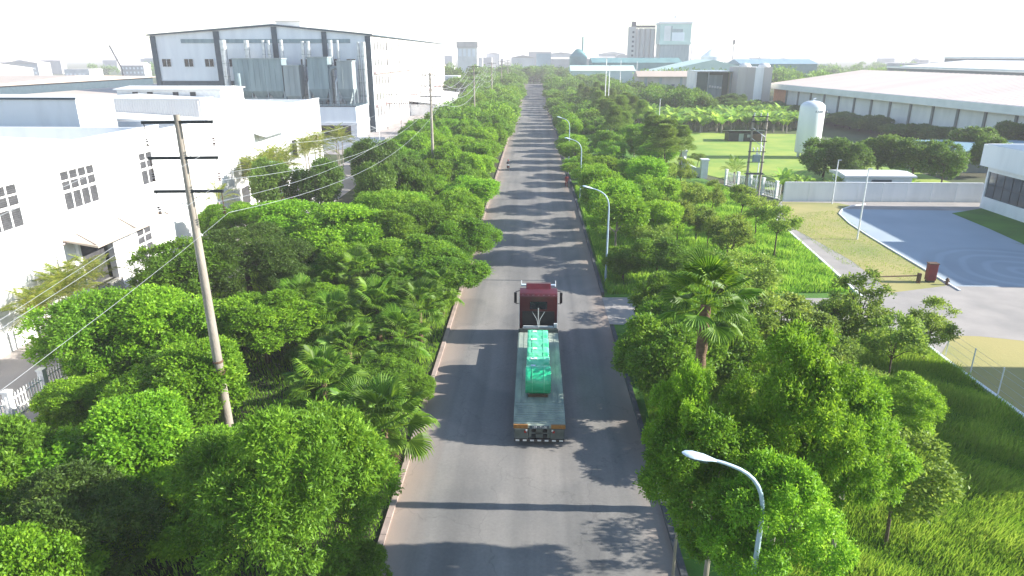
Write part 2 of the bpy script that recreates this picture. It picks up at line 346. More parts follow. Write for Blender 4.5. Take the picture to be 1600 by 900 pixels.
me = mb.mesh('wall', 'white_wall'); bm = bmesh.new(); bm.from_mesh(me); bmesh.ops.remove_doubles(bm, verts=bm.verts, dist=.001)
from collections import Counter
cnt = Counter(frozenset(v.index for v in f.verts) for f in bm.faces)
bmesh.ops.delete(bm, geom=[f for f in bm.faces if cnt[frozenset(v.index for v in f.verts)] > 1], context='FACES'); bm.to_mesh(me); bm.free(); link('wall', me, f1)
B('end_wall', 'white_wall', f1, (-90, Y1-.3, 0, fx-.25, Y1-.02, 11.9)); B('end_wall', 'white_wall', f1, (-90, Y0, 0, fx-.25, Y0+.3, 11.9))
MB().prism([(-90, 10.2), (-62, 11.6), (fx-1.2, 10.6), (fx-1.2, 10.4), (-62, 11.4), (-90, 10.0)], 'y', Y0+.3, Y1-.3).build('roof', 'roof_pale', f1)
B('gutter', 'galvanised', f1, (fx-1.2, Y0+.3, 10.3, fx-.25, Y1-.3, 10.5))
B('coping', 'white_paint', f1, (fx-.35, Y0, ZT+.003, fx+.06, Y1, ZT+.12))
B('string_course', 'grey_panel', f1, (fx, Y0, 10.88, fx+.07, Y1, 10.96))
for py in (35.9, 44.5, 53.2): MB().tube([(fx+.09, py, .3), (fx+.09, py, 10.8)], .05, 8).build('downpipe', 'white_paint', f1)
MB().tube([(fx+.12, 20.5, 5.35), (fx+.12, 45.6, 5.35)], .07, 8).build('red_pipe', 'cornice', f1)
def louvre_window(p, y0, y1, z0, z1, nc):
    w = link('window', None, p, (fx-.1, (y0+y1)/2, (z0+z1)/2)); Wd, Hd = (y1-y0)/2, (z1-z0)/2
    zlow = -Hd+.52*2*Hd*.95
    rows = [(-Hd, zlow-.12), (zlow+.05, zlow+.05+(Hd-zlow)/2-.08), (zlow+.05+(Hd-zlow)/2, Hd)]
    f = MB(); cw = 2*Wd/nc; t = .07
    # window needs a mesh of its own: the frame is the window mesh
    for i in range(nc+1): f.box(-.05, -Wd+i*cw-t, -Hd, .06, -Wd+i*cw+t, Hd)
    for (a, b) in ((-Hd-.05, -Hd+.06), (zlow-.13, zlow+.06), (rows[1][1]-.01, rows[2][0]+.01), (Hd-.06, Hd+.05)): f.box(-.06, -Wd-.06, a, .07, Wd+.06, b)
    w.data and 0
    COLo = f.build('frame', 'white_paint', w)
    for i in range(nc):
        for j, (a, b) in enumerate(rows):
            key = ('pane', round(cw, 2), j)
            if key not in CACHE:
                m_ = MB().box(-.02, -cw/2+t, a+.05, 0, cw/2-t, b-.05)
                k = a+.1
                while k < b-.08:
                    m_.poly([(0, -cw/2+t, k+.06), (.05, -cw/2+t, k), (.05, cw/2-t, k), (0, cw/2-t, k+.06)], [(0, 1, 2, 3)]); k += .13
                CACHE[key] = m_.mesh('pane', 'louvre_grey')
            link('pane', CACHE[key], w, (0, -Wd+(i+.5)*cw, 0))
CACHE = {}
for w in wins: louvre_window(f1, *w)
dr = B('loading_door', 'louvre_grey', f1, (fx-.6, door[0]+.01, door[2], fx-.55, door[1]-.01, door[3]))
B('dock', 'concrete', f1, (fx-2, door[0], 1.0, fx+.35, door[1]+.3, 1.2), (fx, door[0], 0, fx+.33, door[1]+.3, 1.0))
B('door_jamb', 'white_paint', f1, (fx+.002, door[1], 1.2, fx+.25, door[1]+.25, 5.1)); B('door_jamb', 'white_paint', f1, (fx+.002, door[0]-.25, 1.2, fx+.25, door[0], 5.1))
cp = MB().prism([(fx, 5.62), (fx, 5.5), (-30.5, 5.05), (-30.5, 5.2)], 'y', 45.4, 55.8).build('canopy', 'roof_beige', f1)
for yy in (45.6, 50.6, 55.6): MB().tube([(fx+.05, yy, 6.6), (-30.7, yy, 5.2)], .03).build('canopy_stay', 'steel_dark', f1)
# stair head block beyond, with ladder
b3 = thing('roof_block', (-52, 71, 0), 'blank pale block with a brown ladder rising above the nearest factory roof', 'building')
B('wall', 'white_wall', b3, (-16, -3.6, 0, 7.4, 2.6, 13.9)); B('coping', 'dark_trim', b3, (-16.1, -3.75, 13.8, 7.5, -3.61, 14.0)); B('roof', 'roof_pale', b3, (-16, -3.6, 13.903, 7.45, 2.7, 13.97))
lad = MB().tube([(-4.2, -3.9, 11), (-4.2, -3.9, 15)], .05, 6).tube([(-3.2, -3.9, 11), (-3.2, -3.9, 15)], .05, 6)
for i in range(7): lad.tube([(-4.2, -3.9, 11.3+i*.55), (-3.2, -3.9, 11.3+i*.55)], .03, 5)
lad.build('ladder', 'brown', b3)
# second factory
f2 = thing('factory', (0, 0, 0), 'long plain white factory hall continuing behind the concrete pole, palms along its foot', 'building')
B('wall', 'white_wall', f2, (-34.7, 60.45, 0, -34.4, 112, 11.35), (-75, 111.7, 0, -34.7, 112, 11.2), (-75, 76.95, 0, -34.7, 77.2, 10.9))
MB().prism([(-92, 10.4), (-63, 12.1), (-34.8, 10.5), (-34.8, 10.3), (-63, 11.9), (-92, 10.2)], 'y', 77.2, 111.7).build('roof', 'roof_white', f2)
B('coping', 'white_paint', f2, (-34.8, 60.45, 11.353, -34.3, 112.1, 11.45))
B('base_course', 'white_paint', f2, (-34.4, 60.45, 0, -34.3, 112.1, 1.0))
MB().prism([(-34.4, 8.9), (-34.4, 8.75), (-32.9, 8.3), (-32.9, 8.4)], 'y', 84.5, 94).build('awning', 'galvanised', f2)
MB().prism([(-34.4, 6.1), (-34.4, 5.95), (-32.9, 5.6), (-32.9, 5.7)], 'y', 103, 108).build('awning', 'cornice', f2)
for py in (68, 77, 86, 95, 104): MB().tube([(-34.3, py, .3), (-34.3, py, 11)], .05, 6).build('downpipe', 'white_paint', f2)
B('door', 'louvre_grey', f2, (-34.42, 79, 0, -34.36, 81.2, 3)), B('door', 'louvre_grey', f2, (-34.42, 90, 0, -34.36, 92, 3))
pn = MB().box(-34.39, 78.2, 4, -34.33, 79.9, 6.4).mesh('window', 'louvre_grey')
for k in range(3): link('window', pn, f2, (0, k*9.0+1.5, 0))
# corrugated monitor wall
cm = thing('roof_monitor', (-47, 84, 0), 'low grey corrugated monitor standing on the white factory roof', 'roof monitor')
mb = MB().box(-18.5, -.3, 10.8, 6.9, 3, 12.85)
for i in range(84): mb.box(-18.4+i*.3, -.36, 10.9, -18.28+i*.3, -.301, 12.8)
mb.build('wall', 'side_panel', cm); B('coping', 'white_paint', cm, (-18.6, -.45, 12.853, 7, 3.1, 12.98))
ph = thing('penthouse', (-58.5, 116, 0), 'small white rooftop penthouse with four square vents, before the grey factory end', 'penthouse')
B('wall', 'white_paint', ph, (-8.6, -3.9, 0, 8.3, 5, 12.6)); MB().prism([(-4.4, 12.603), (5.4, 12.603), (5.4, 12.75), (.5, 13.1), (-4.4, 12.75)], 'x', -8.9, 8.6).build('roof', 'roof_white', ph)
vm = MB().box(-.45, -3.96, 11.7, .45, -3.903, 12.3).mesh('vent', 'steel_dark')
for x in (-5.6, -3.2, 1.0, 3.8): link('vent', vm, ph, (x, 0, 0))
# ---------------------------------------------------------------- the big grey / cream factory
bf = thing('factory', (0, 0, 0), 'tall grey gabled factory with dark trim, ducts on its end, many windows down its side', 'building')
bx0, bx1, by0, by1 = -91.3, -38.6, 170., 306.; bridge = -61.5
def gz(x): return 22.3+(2.1*(x-bx0)/(bridge-bx0) if x < bridge else 2.1*(bx1-x)/(bx1-bridge))
MB().prism([(bx0, 0), (bx1, 0), (bx1, 22.3), (bridge, 24.4), (bx0, 22.3)], 'y', by0, by0+.5).build('end_wall', 'grey_panel', bf)
B('side_wall', 'side_panel', bf, (bx1-.4, by0+.5, 0, bx1, by1, 22.2), (bx0, by0+.5, 0, bx0+.4, by1, 22.2), (bx0+.4, by1-.4, 0, bx1-.4, by1, 22.2))
MB().prism([(bx0-.6, 22.25), (bridge, 24.45), (bx1+.6, 22.25), (bx1+.6, 22.5), (bridge, 24.75), (bx0-.6, 22.5)], 'y', by0-.7, by1+.5).build('roof', 'dark_trim', bf)
MB().prism([(bx0-.4, 22.51), (bridge, 24.76), (bx1+.4, 22.51), (bx1+.4, 22.6), (bridge, 24.9), (bx0-.4, 22.6)], 'y', by0-.2, by1+.4).build('roof_sheet', 'roof_white', bf)
for x, w in ((bx0+.6, 1.2), (-75.3, 1.3), (-61.4, 1.2), (-49.6, 1.1), (bx1-.65, 1.3)):
    B('column', 'dark_trim', bf, (x-w/2, by0-.35, 0, x+w/2, by0-.003, gz(x)-.2))
B('band', 'dark_trim', bf, (bx0+1.3, by0-.2, 10.6, -69.5, by0-.004, 12.0))
wm = MB().box(-1.05, by0-.12, 15.3, 1.05, by0-.002, 17.0).mesh('window', 'window_dark')
fm = MB()
for a in (-1.15, -.04, 1.05): fm.box(a, by0-.16, 15.2, a+.1, by0-.125, 17.1)
fm.box(-1.15, by0-.17, 15.1, 1.15, by0-.161, 15.2)
fmm = fm.mesh('frame', 'grey_panel')
for x in (-88.2, -82.8, -77.8, -71.9, -67.2, -60.2, -54.6, -48, -43.6):
    w = link('window', wm, bf, (x, 0, 0)); link('frame', fmm, w)
for x in (-85.8, -80.5, -72.7): B('opening', 'window_dark', bf, (x+4.2-2.6, by0-.1, 7.0, x+4.2, by0-.003, 10.5))
B('soffit_band', 'unit_metal', bf, (-84, by0-.15, 20.6, -43.5, by0-.005, 21.5))
# side wall windows
sw = MB().box(bx1-.03, -.55, 0, bx1+.05, .55, 2.3).mesh('window', 'louvre_grey')
ss = MB().box(bx1-.02, -.5, 0, bx1+.04, .5, 1.8).mesh('window', 'window_dark')
n = 0
for z, me_ in ((19.0, sw), (15.4, ss), (10.9, sw), (7.2, ss), (3.3, sw)):
    for k in range(38): link('window', me_, bf, (0, 173.5+k*3.45, z))
for z in (13.6, 5.9): B('cornice', 'cornice', bf, (bx1+.001, by0+.6, z, bx1+.7, by1, z+.45))
for k in range(9): MB().tube([(bx1+.15, 171+k*16.8, .3), (bx1+.15, 171+k*16.8, 22)], .12, 6).build('downpipe', 'side_panel', bf)
mv = thing('roof_vent', (-62, 186, 24.2), 'pale boxy ventilator on the ridge of the tall grey factory', 'roof vent')
B('housing', 'roof_white', mv, (-3, -4, .2, 3, 4, 1.6)); B('cap', 'silo_grey', mv, (-3.3, -4.3, 1.603, 3.3, 4.3, 1.8))
# ducts and dust collectors
def duct(x, z0, z1, r, y, label):
    t = thing('duct', (x, y, 0), label, 'duct', 'silver ducts up the factory end')
    MB().tube([(0, 0, z0), (0, 0, z1)], r, 12).build('pipe', 'galvanised', t, True)
    k = z0+2
    jb = MB()
    while k < z1-1.2: jb.tube([(0, 0, k), (0, 0, k+.14)], r+.07, 12); k += 3
    jb.build('flange', 'unit_pale', t, True)
for i, (x, z0, z1, r, y) in enumerate([(-73.2, 8, 21.3, .75, 168.2), (-67.6, 8, 21.2, .6, 168.2), (-63.6, 16, 21.2, .35, 168), (-62.3, 16, 21.2, .35, 168), (-59.3, 15, 21.3, .4, 168), (-54.2, 7, 21, .4, 167.8), (-52.9, 7, 21, .45, 167.8), (-47.6, 8, 21.2, .5, 167.8), (-46.0, 12, 21.2, .3, 168), (-41.2, 6.6, 20.8, .35, 168), (-39.9, 6.6, 20.8, .55, 167.6)]):
    duct(x, z0, z1, r, y, ['thick leftmost silver duct', 'second thick silver duct, beside the wide collector', 'thin silver duct left above the collector', 'thin silver duct directly above the collector', 'silver duct over the right edge of the collector', 'silver duct left of the narrow collector', 'silver duct just left of the narrow collector', 'silver duct right of the narrow collector', 'thinnest silver duct between the dark trims', 'slim silver duct near the right corner', 'thick silver duct at the right corner'][i]+' on the grey factory end')
def collector(x, w, z0, z1, hop, m, label, y=163.5, d=3.5):
    t = thing('dust_collector', (x, y, 0), label, 'dust collector')
    B('housing', m, t, (-w/2, -d/2, z0+hop, w/2, d/2, z1)); B('rim', 'unit_pale', t, (-w/2-.15, -d/2-.15, z1+.003, w/2+.15, d/2+.15, z1+.25))
    nh = max(1, round(w/3.6)); hw = w/nh
    for i in range(nh):
        c = -w/2+(i+.5)*hw
        MB().poly([(c-hw/2, -d/2, z0+hop), (c+hw/2, -d/2, z0+hop), (c+hw/2, d/2, z0+hop), (c-hw/2, d/2, z0+hop), (c-.4, -.4, z0+1), (c+.4, -.4, z0+1), (c+.4, .4, z0+1), (c-.4, .4, z0+1)],
            [(0, 1, 5, 4), (1, 2, 6, 5), (2, 3, 7, 6), (3, 0, 4, 7), (4, 5, 6, 7)]).build('hopper', m, t)
    lg = MB().box(-.13, -.13, 0, .13, .13, z0+hop).mesh('leg', 'unit_pale')
    for i in range(nh+1):
        for yy in (-d/2+.1, d/2-.1): link('leg', lg, t, (-w/2+i*hw, yy, 0))
    B('brace', 'unit_pale', t, (-w/2, -d/2-.02, z0+hop*.55, w/2, -d/2+.12, z0+hop*.55+.18))
    for i in range(1, int(w/1.2)): B('rib', m, t, (-w/2+i*1.2-.06, -d/2-.1, z0+hop+.1, -w/2+i*1.2+.06, -d/2-.002, z1-.1))
collector(-63.2, 11.3, 6.4, 17.0, 3.6, 'unit_metal', 'wide dark grey dust collector with three hoppers on the factory end')
collector(-55.5, 3.6, 6, 15.5, 3, 'unit_pale', 'pale yellowish tall dust collector between the wide and the narrow one')
collector(-49.3, 4.6, 5.5, 17.3, 5, 'unit_metal', 'narrow dark dust collector beside the factory corner ducts')
collector(-43.2, 3.5, 6, 16.5, 4.5, 'unit_pale', 'pale ribbed filter unit at the right of the factory end')
for i, (x, z) in enumerate([(-57.6, 15.4), (-52.0, 13), (-47, 15.2), (-45.6, 13.2)]):
    t = thing('elbow_duct', (x, 163, 0), ['bent grey duct beside the wide collector', 'bent grey duct left of the narrow collector', 'bent grey duct right of the narrow collector', 'slanting grey duct beside the pale filter unit'][i], 'duct')
    MB().tube([(0, 0, 6.2), (0, 0, z-1.2), (.3, .2, z-.3), (1.2, .5, z), (2.2, .8, z-.4)], .42, 10).build('pipe', ['unit_metal', 'galvanised', 'unit_pale', 'galvanised'][i], t, True)
pl = thing('plant_machinery', (-71.5, 160, 0), 'jumble of silver fans and elbows at the foot of the leftmost duct', 'machinery')
MB().tube([(-3, 0, 9.6), (0, 0, 10.4), (3, .4, 9.2)], .7, 10).build('fan_duct', 'galvanised', pl, True)
MB().lathe([(.1, -.6), (1.2, -.55), (1.2, .55), (.1, .6)], 9.2, 1, 16).build('fan_casing', 'unit_pale', pl, True, loc=(-1.5, -10, 8.6))
B('base', 'unit_metal', pl, (-4, -2, 8.1, 4, 2, 8.5)); MB().tube([(2, 0, 9), (4.5, 0, 10.5), (4.5, 0, 14)], .4, 8).build('riser', 'unit_metal', pl, True)
# annex in front of its foot
an = thing('annex', (-46.3, 158.5, 0), 'two storey white annex with a wide dark gateway under the ducts', 'building')
B('upper_wall', 'grey_panel', an, (-9, -3, 3.6, 6.7, 9, 7.0)); B('band', 'white_paint', an, (-9.1, -3.25, 3.0, 6.9, 9, 3.597)); B('pier', 'white_paint', an, (-9, -3, 0, -8.2, 9, 2.997)); B('pier', 'white_paint', an, (5.3, -3, 0, 6.7, 9, 2.997))
B('gateway', 'window_dark', an, (-8.2, 3, 0, 5.3, 3.2, 2.99)); B('coping', 'dark_trim', an, (-9.1, -3.1, 7.003, 6.8, 9, 7.2))
for k in range(12): B('rail', 'steel_dark', an, (-8.8+k*1.35, -3, 7.2, -8.74+k*1.35, -2.94, 8.2))
B('top_rail', 'steel_dark', an, (-8.8, -3.01, 8.2, 6.2, -2.93, 8.27))
co = thing('lean_to', (-34.4, 250, 0), 'white lean-to roof along the foot of the many-windowed factory side', 'building')
B('wall', 'white_wall', co, (-4.1, -32, 0, 3.8, 34, 3.4)); MB().prism([(-4.1, 4.6), (-4.1, 4.4), (4.4, 3.42), (4.4, 3.6)], 'y', -33, 35).build('roof', 'roof_white', co)
wb = box_building('storehouse', 'small white storehouse just beyond the far end of the big factory', -47, 318, -34, 330, 9, 'white_wall', 'roof_white')
B('gate', 'louvre_grey', wb, (-5, -6.1, 0, 1, -6.003, 4.5))
gp = MB()
cg = thing('gantry', (-36.4, 178, 0), 'thin steel pipe gantry beside the many-windowed factory side', 'gantry')
MB().tube([(-1, 0, 0), (-1, 0, 8.5), (7, 0, 8.5), (7, 0, 5.5)], .08, 6).tube([(-1, 0, 6.3), (5, 0, 6.3)], .07, 6).tube([(2.5, 0, 0), (2.5, 0, 6.3)], .07, 6).build('frame', 'steel_dark', cg)
# long perimeter wall beyond service road
pw = thing('perimeter_wall', (-36, 137, 0), 'pale grey boundary wall before the annex gateway', 'wall')
B('panel', 'grey_panel', pw, (-7, -.1, 0, 6.5, .1, 2.4)); B('cap', 'white_paint', pw, (-7, -.15, 2.403, 6.5, .15, 2.5))
for k in range(5): B('pier', 'white_paint', pw, (-7+k*3.2, -.2, 0, -6.7+k*3.2, -.101, 2.4))
# ================================================================ FENCES
def picket_fence(pts, label, name='picket_fence', h=1.25, m='white_paint', gap=.22, post=2.6):
    a, b = Vector(pts[0]), Vector(pts[1]); L = (b-a).length; rz = math.atan2(b.y-a.y, b.x-a.x)
    t = thing(name, (a.x, a.y, 0), label, 'fence', rz=rz)
    pk = MB().box(-.035, -.02, .12, .035, .02, h).poly([(-.035, -.02, h), (.035, -.02, h), (.035, .02, h), (-.035, .02, h), (0, 0, h+.08)], [(0, 1, 4), (1, 2, 4), (2, 3, 4), (3, 0, 4)]).mesh('picket', m)
    po = MB().box(-.16, -.16, 0, .16, .16, h+.25).box(-.2, -.2, h+.253, .2, .2, h+.36).mesh('post', m)
    k = 0
    while k*gap < L:
        link('picket', pk, t, (k*gap, 0, 0)); k += 1
    k = 0
    while k*post < L+.1: link('post', po, t, (k*post, 0, 0)); k += 1
    B('rail', m, t, (0, .021, .35, L, .06, .43), (0, .021, h-.3, L, .06, h-.22)); B('plinth', 'concrete', t, (0, -.12, 0, L, .12, .12))
picket_fence([(-26.9, 28.0), (-26.9, 38.6)], 'white picket fence with stout posts at the lower left edge, between yard and trees')
picket_fence([(-26.9, 76), (-26.9, 84)], 'short white picket fence further up the service road', gap=.3)
picket_fence([(-32.3, 62), (-32.3, 72)], 'white picket fence at the corner of the nearest factory', gap=.3)
picket_fence([(27.9, 99.5), (32.2, 89.2)], 'white railing gate running diagonally from the lattice mast to the long white wall', h=2.0, gap=.3)
lw = thing('boundary_wall', (45, 88.4, 0), 'long low white boundary wall behind the lawn and the shaded yard', 'wall')
for k in range(8): B('panel', 'white_wall', lw, (-12.5+k*3.1, -.09, 0, -12.5+k*3.1+3.06, .09, 2.4+.0*k))
B('cap', 'white_paint', lw, (-12.6, -.14, 2.403, 12.3, .14, 2.5))
for k in range(9): B('pier', 'white_wall', lw, (-12.65+k*3.1, -.16, 0, -12.4+k*3.1, .16, 2.398))
cf = thing('wire_fence', (31, 35, 0), 'thin wire fence on slim white posts beside the near shaded yard', 'fence', rz=math.atan2(-10, -.5))
pm = MB().tube([(0, 0, 0), (0, 0, 1.7)], .04, 6).mesh('post', 'white_paint')
cf.location = (26.0, 42.6, 0); cf.rotation_euler.z = math.atan2(-26, -.3)
for k in range(10): link('post', pm, cf, (k*2.6, 0, 0))
mb = MB()
for z in (.4, .85, 1.3, 1.65): mb.tube([(0, 0, z), (24, 0, z)], .008, 4)
mb.build('wire', 'galvanised', cf)
# gate piers left of lattice mast
for i, (x, y) in enumerate([(24.1, 111.8), (26.1, 105.6)]):
    t = thing('gate_pier', (x, y, 0), ['white gate pier, the farther and taller of two among the right hand trees', 'white gate pier nearer the lattice mast'][i], 'gate pier')
    B('shaft', 'white_paint', t, (-.5, -.5, 0, .5, .5, 3.2-.5*i)); B('cap', 'white_paint', t, (-.62, -.62, 3.203-.5*i, .62, .62, 3.45-.5*i))
sw_ = thing('swept_wall', (25.1, 108.7, 0), 'short pale wall curving down between the two white gate piers', 'wall')
d = Vector((2.0, -6.2)).normalized(); P = [(-3, 2.7), (-2, 1.9), (-.5, 1.4), (1, 1.3), (2.7, 1.6), (2.7, 0), (-3, 0)]
o = MB().prism(P, 'y', -.12, .12).build('panel', 'grey_panel', sw_); sw_.rotation_euler.z = math.atan2(d.y, d.x)
# ================================================================ RIGHT BUILDINGS
rb = thing('office', (0, 0, 0), 'white flat roofed building at the right edge with big dark glass panels facing the yard', 'building')
rx = 55.2
B('wall', 'white_wall', rb, (rx, 54.2, 0, rx+.3, 84.9, 1.5), (rx, 54.2, 4.55, rx+.3, 84.9, 5.2), (rx+.3, 84.5, 0, rx+24, 84.9, 5.2), (rx+.3, 54.2, 0, rx+24, 54.6, 5.2))
B('parapet', 'white_wall', rb, (rx-.75, 53.6, 5.2, rx+24, 85.4, 7.75)); B('roof', 'roof_white', rb, (rx-.5, 53.9, 7.75, rx+23.8, 85.1, 7.82)); B('added_shade_storey', 'white_wall', rb, (61.4, 68, 7.83, 74, 84.6, 11.2)); B('tower_mass', 'white_wall', rb, (61.4, 54.1, 7.83, 74, 67.99, 12.3))  # both upper blocks are unseen, added to carry the shadow to the kerb
y = 84.9; jm = MB().box(rx-.04, 0, 1.5, rx+.3, .3, 4.55).mesh('jamb', 'white_paint'); gm = MB().box(rx+.12, 0, 1.5, rx+.18, 7.35, 4.55)
gmm = gm.mesh('window', 'glass_panel')
mu = MB()
for k in range(1, 5): mu.box(rx+.08, k*1.47-.03, 1.5, rx+.118, k*1.47+.03, 4.55)
mu.box(rx+.09, 0, 2.95, rx+.115, 7.35, 3.01); mum = mu.mesh('mullion', 'steel_dark')
for k in range(4):
    link('jamb', jm, rb, (0, 84.55-k*7.65, 0)); w = link('window', gmm, rb, (0, 84.55-7.35-k*7.65, 0)); link('mullion', mum, w)
link('jamb', jm, rb, (0, 54.2, 0))
# neighbouring building just outside the frame that shades the near yard
nb = box_building('unseen_building', 'unseen white building standing outside the right edge of the view', 47, 25, 66, 38.4, 13.5, 'white_wall', 'roof_white')
# big warehouse
wh = thing('warehouse', (0, 0, 0), 'huge low warehouse with pale sloping roof and pilastered side wall on the right', 'building')
wx, wy0, wy1, we = 92.0, 60., 241., 9.0
def wxx(y): return 80.6+(241-y)*.0985  # the wall line
ang = math.atan2(-.0985, 1)
a0 = Vector((wxx(wy1), wy1)); wh.location = (a0.x, a0.y, 0); wh.rotation_euler.z = math.atan(.0985)
Lw = 180.
MB().box(0, -Lw, 0, .4, 0, 7.3).build('side_wall', 'warehouse_wall', wh)
B('end_wall', 'orange_wall', wh, (.4, -.4, 0, 60, 0, 8))
B('cladding', 'orange_wall', wh, (-.06, -9, 2.5, -.003, -.2, 7.3))
MB().prism([(-1.6, 7.3), (-1.6, 8.9), (-1.4, 9.0), (30, 13.2), (60, 9.0), (60, 7.3)], 'y', -Lw-.5, .8).build('roof', 'warehouse_roof', wh)
B('fascia', 'fascia', wh, (-1.72, -Lw-.5, 7.35, -1.605, .8, 8.9))
B('plinth', 'concrete', wh, (-.15, -Lw, 0, -.004, -9, 1.1))
cmn = MB().box(-.35, -.28, 0, -.005, .28, 7.3).mesh('pilaster', 'warehouse_trim')
for k in range(22): link('pilaster', cmn, wh, (0, -10-k*8.05, 0))
seam = MB()
for k in range(90): seam.box(-1.4, -k*2-.6, 0, 30, -k*2-.53, .05)
# roof ribs follow the slope
rib = MB()
for k in range(90):
    yy = -k*2-.6; rib.poly([(-1.35, yy, 9.01), (-1.35, yy+.12, 9.01), (30, yy+.12, 13.205), (30, yy, 13.205), (-1.35, yy, 9.09), (-1.35, yy+.12, 9.09), (30, yy+.12, 13.29), (30, yy, 13.29)],
        [(4, 5, 6, 7), (0, 4, 7, 3), (1, 2, 6, 5), (0, 1, 5, 4)])
tag(rib.build('roof_rib', 'warehouse_roof', wh), kind='stuff')
for i, (x0, x1, y0, y1, h, pt, lab) in enumerate([(160, 230, 90, 330, 12.4, 3.4, 'second pale warehouse roof rising behind the huge pilastered one'), (235, 330, 120, 420, 16.0, 4.0, 'tallest pale warehouse roof on the right horizon')]):
    w = box_building('warehouse', lab, x0, y0, x1, y1, h, 'warehouse_trim', 'roof_pale', pt)
    B('eave_band', 'fascia', w, (-(x1-x0)/2-.5, -(y1-y0)/2, h+.3, -(x1-x0)/2-.42, (y1-y0)/2, h+.9))
# lean-to with blue roof in front of the warehouse
lt = box_building('shed', 'low shed with blue grey roof between the dark hedge and the warehouse', 68, 112, 86, 127, 3.2, 'unit_pale', 'blue_sheet', .8, 'x')
sh = box_building('shed', 'white roofed little shed behind the boundary wall under the trees', 41.5, 91.5, 50, 96, 2.6, 'grey_panel', 'roof_white', .5, 'x')
B('door', 'white_paint', sh, (3.2, -2.33, 0, 4.2, -2.26, 2.3)); B('door', 'dark_trim', sh, (-1, -2.33, 0, 1.6, -2.26, 2.3))
# grey panel block and dark open hall
gb = thing('panel_block', (71.8, 240, 0), 'tall blank grey panel block beside the dark green hall', 'building')
for k in range(4): B('panel', ['silo_grey', 'silo_grey', 'white_wall', 'silo_grey'][k], gb, (-5.4+k*2.75, -5-.02*(k % 2), 0, -5.4+k*2.75+2.7, 6, 14.2))
for k in range(2):
    MB().lathe([(1.9, 14.2), (1.9, 14.7), (1.3, 15.3), (.1, 15.5)], -2+k*6.3, 0, 16).build('dome', 'roof_white', gb, True)
gh = thing('hall', (61, 244, 0), 'open sided dark green hall with white rolled goods inside', 'building')
B('wall', 'dark_green_sheet', gh, (-6.5, -2, 0, -2.5, 8, 12.4), (-2.5, 1.5, 0, 5.2, 8, 12.4)); B('roof', 'galvanised', gh, (-7.3, -3, 12.6, 5.4, 9, 12.95)); B('column', 'unit_pale', gh, (-2.6, -2.4, 0, -2.3, -2.05, 12.6), (4.9, -2.4, 0, 5.2, -2.05, 12.6))
B('side_panel', 'side_panel', gh, (-7.3, -3, 0, -6.52, 9, 12.597)); B('door', 'unit_metal', gh, (-2, 1.2, 0, 3.2, 1.497, 11.5))
for k in range(5): B('bale', 'white_paint', gh, (-1.3+k*.9, .6, 7.4-.1*k, -.7+k*.9, 1.19, 8.1-.1*k))
sd = thing('shed', (57, 302, 0), 'long pale shed with dark posts beyond the banana plants', 'building')
B('wall', 'silo_grey', sd, (-13.5, -3, 0, 13.3, 8, 9.2)); MB().prism([(-4, 9.21), (9, 9.21), (9, 9.5), (2.5, 11.6), (-4, 9.5)], 'x', -14.2, 14).build('roof', 'roof_beige', sd)
for x in (-10.5, -4.3, 4.2, 11.5): B('post', 'unit_metal', sd, (x-.5, -3.12, 0, x+.5, -3.003, 9.1))
B('sign', 'dark_trim', sd, (.2, -3.2, 5.2, 1.6, -3.01, 6.4))
# small white storage hut on the lawn
ht = thing('hut', (46.4, 155, 0), 'small dark hut with whitish tin roof alone on the bright lawn', 'hut')
B('wall', 'steel_dark', ht, (-3.7, -1.8, 0, 3.6, 1.8, 1.9)); B('annex', 'brown', ht, (1.2, -2.6, 0, 3.5, -1.81, 1.6)); MB().prism([(-2.6, 2.4), (2.3, 1.9), (2.3, 2.02), (-2.6, 2.52)][::-1], 'x', -4.1, 4.0).build('roof', 'galvanised', ht); B('door', 'unit_pale', ht, (-1.6, -1.88, 0, -.6, -1.803, 1.7)); B('window', 'unit_pale', ht, (.2, -1.88, .9, 1, -1.803, 1.5))
# white tank
tk = thing('storage_tank', (50.2, 128.5, 0), 'tall white cylindrical storage tank with domed top and dark lettering', 'tank')
MB().lathe([(2.05, 1.0), (2.15, 1.2), (2.15, 9.0), (2.0, 9.45), (1.55, 9.85), (.9, 10.1), (.1, 10.2)], n=40).build('shell', 'tank_white', tk, True)
MB().tube([(-.1, -.2, 10.1), (-.1, -.2, 10.5), (.3, -.2, 10.6)], .12, 8).build('valve', 'tank_white', tk, True)
MB().tube([(2.25, -.3, 8.2), (2.45, -.3, 7.6), (2.3, -.3, 6.6)], .12, 8).lathe([(.1, 8.0), (.28, 8.2), (.1, 8.5)], 2.4, -.3, 8).build('gauge_pipe', 'steel_dark', tk, True)
lg = MB().box(-.2, -.2, 0, .2, .2, 1.6).mesh('leg', 'tank_white')
for a in range(4): link('leg', lg, tk, (1.5*math.cos(a*math.pi/2+.8), 1.5*math.sin(a*math.pi/2+.8), 0))
def text(s, size, parent, loc, rot, m, name='lettering', curve=0):
    c = bpy.data.curves.new(name, 'FONT'); c.body = s; c.size = size; c.align_x = 'CENTER'; c.align_y = 'CENTER'; c.extrude = .012; c.resolution_u = 2
    o = bpy.data.objects.new(name, c); COL.objects.link(o); dg = bpy.context.evaluated_depsgraph_get(); me = bpy.data.meshes.new_from_object(o.evaluated_get(dg))
    bpy.data.objects.remove(o); me.name = name
    if curve:  # wrap round a cylinder of this radius
        for v in me.vertices:
            a = v.co.x/curve; x, z = v.co.x, v.co.z; v.co.x = math.sin(a)*(curve+z); v.co.z = (math.cos(a)*(curve+z))-curve
    me.materials.clear(); me.materials.append(M[m]); return link(name, me, parent, loc, rot)
text('MAXAIR', .62, tk, (.35, -2.13, 8.35), (math.pi/2, 0, .12), 'letter_dark', curve=2.15)
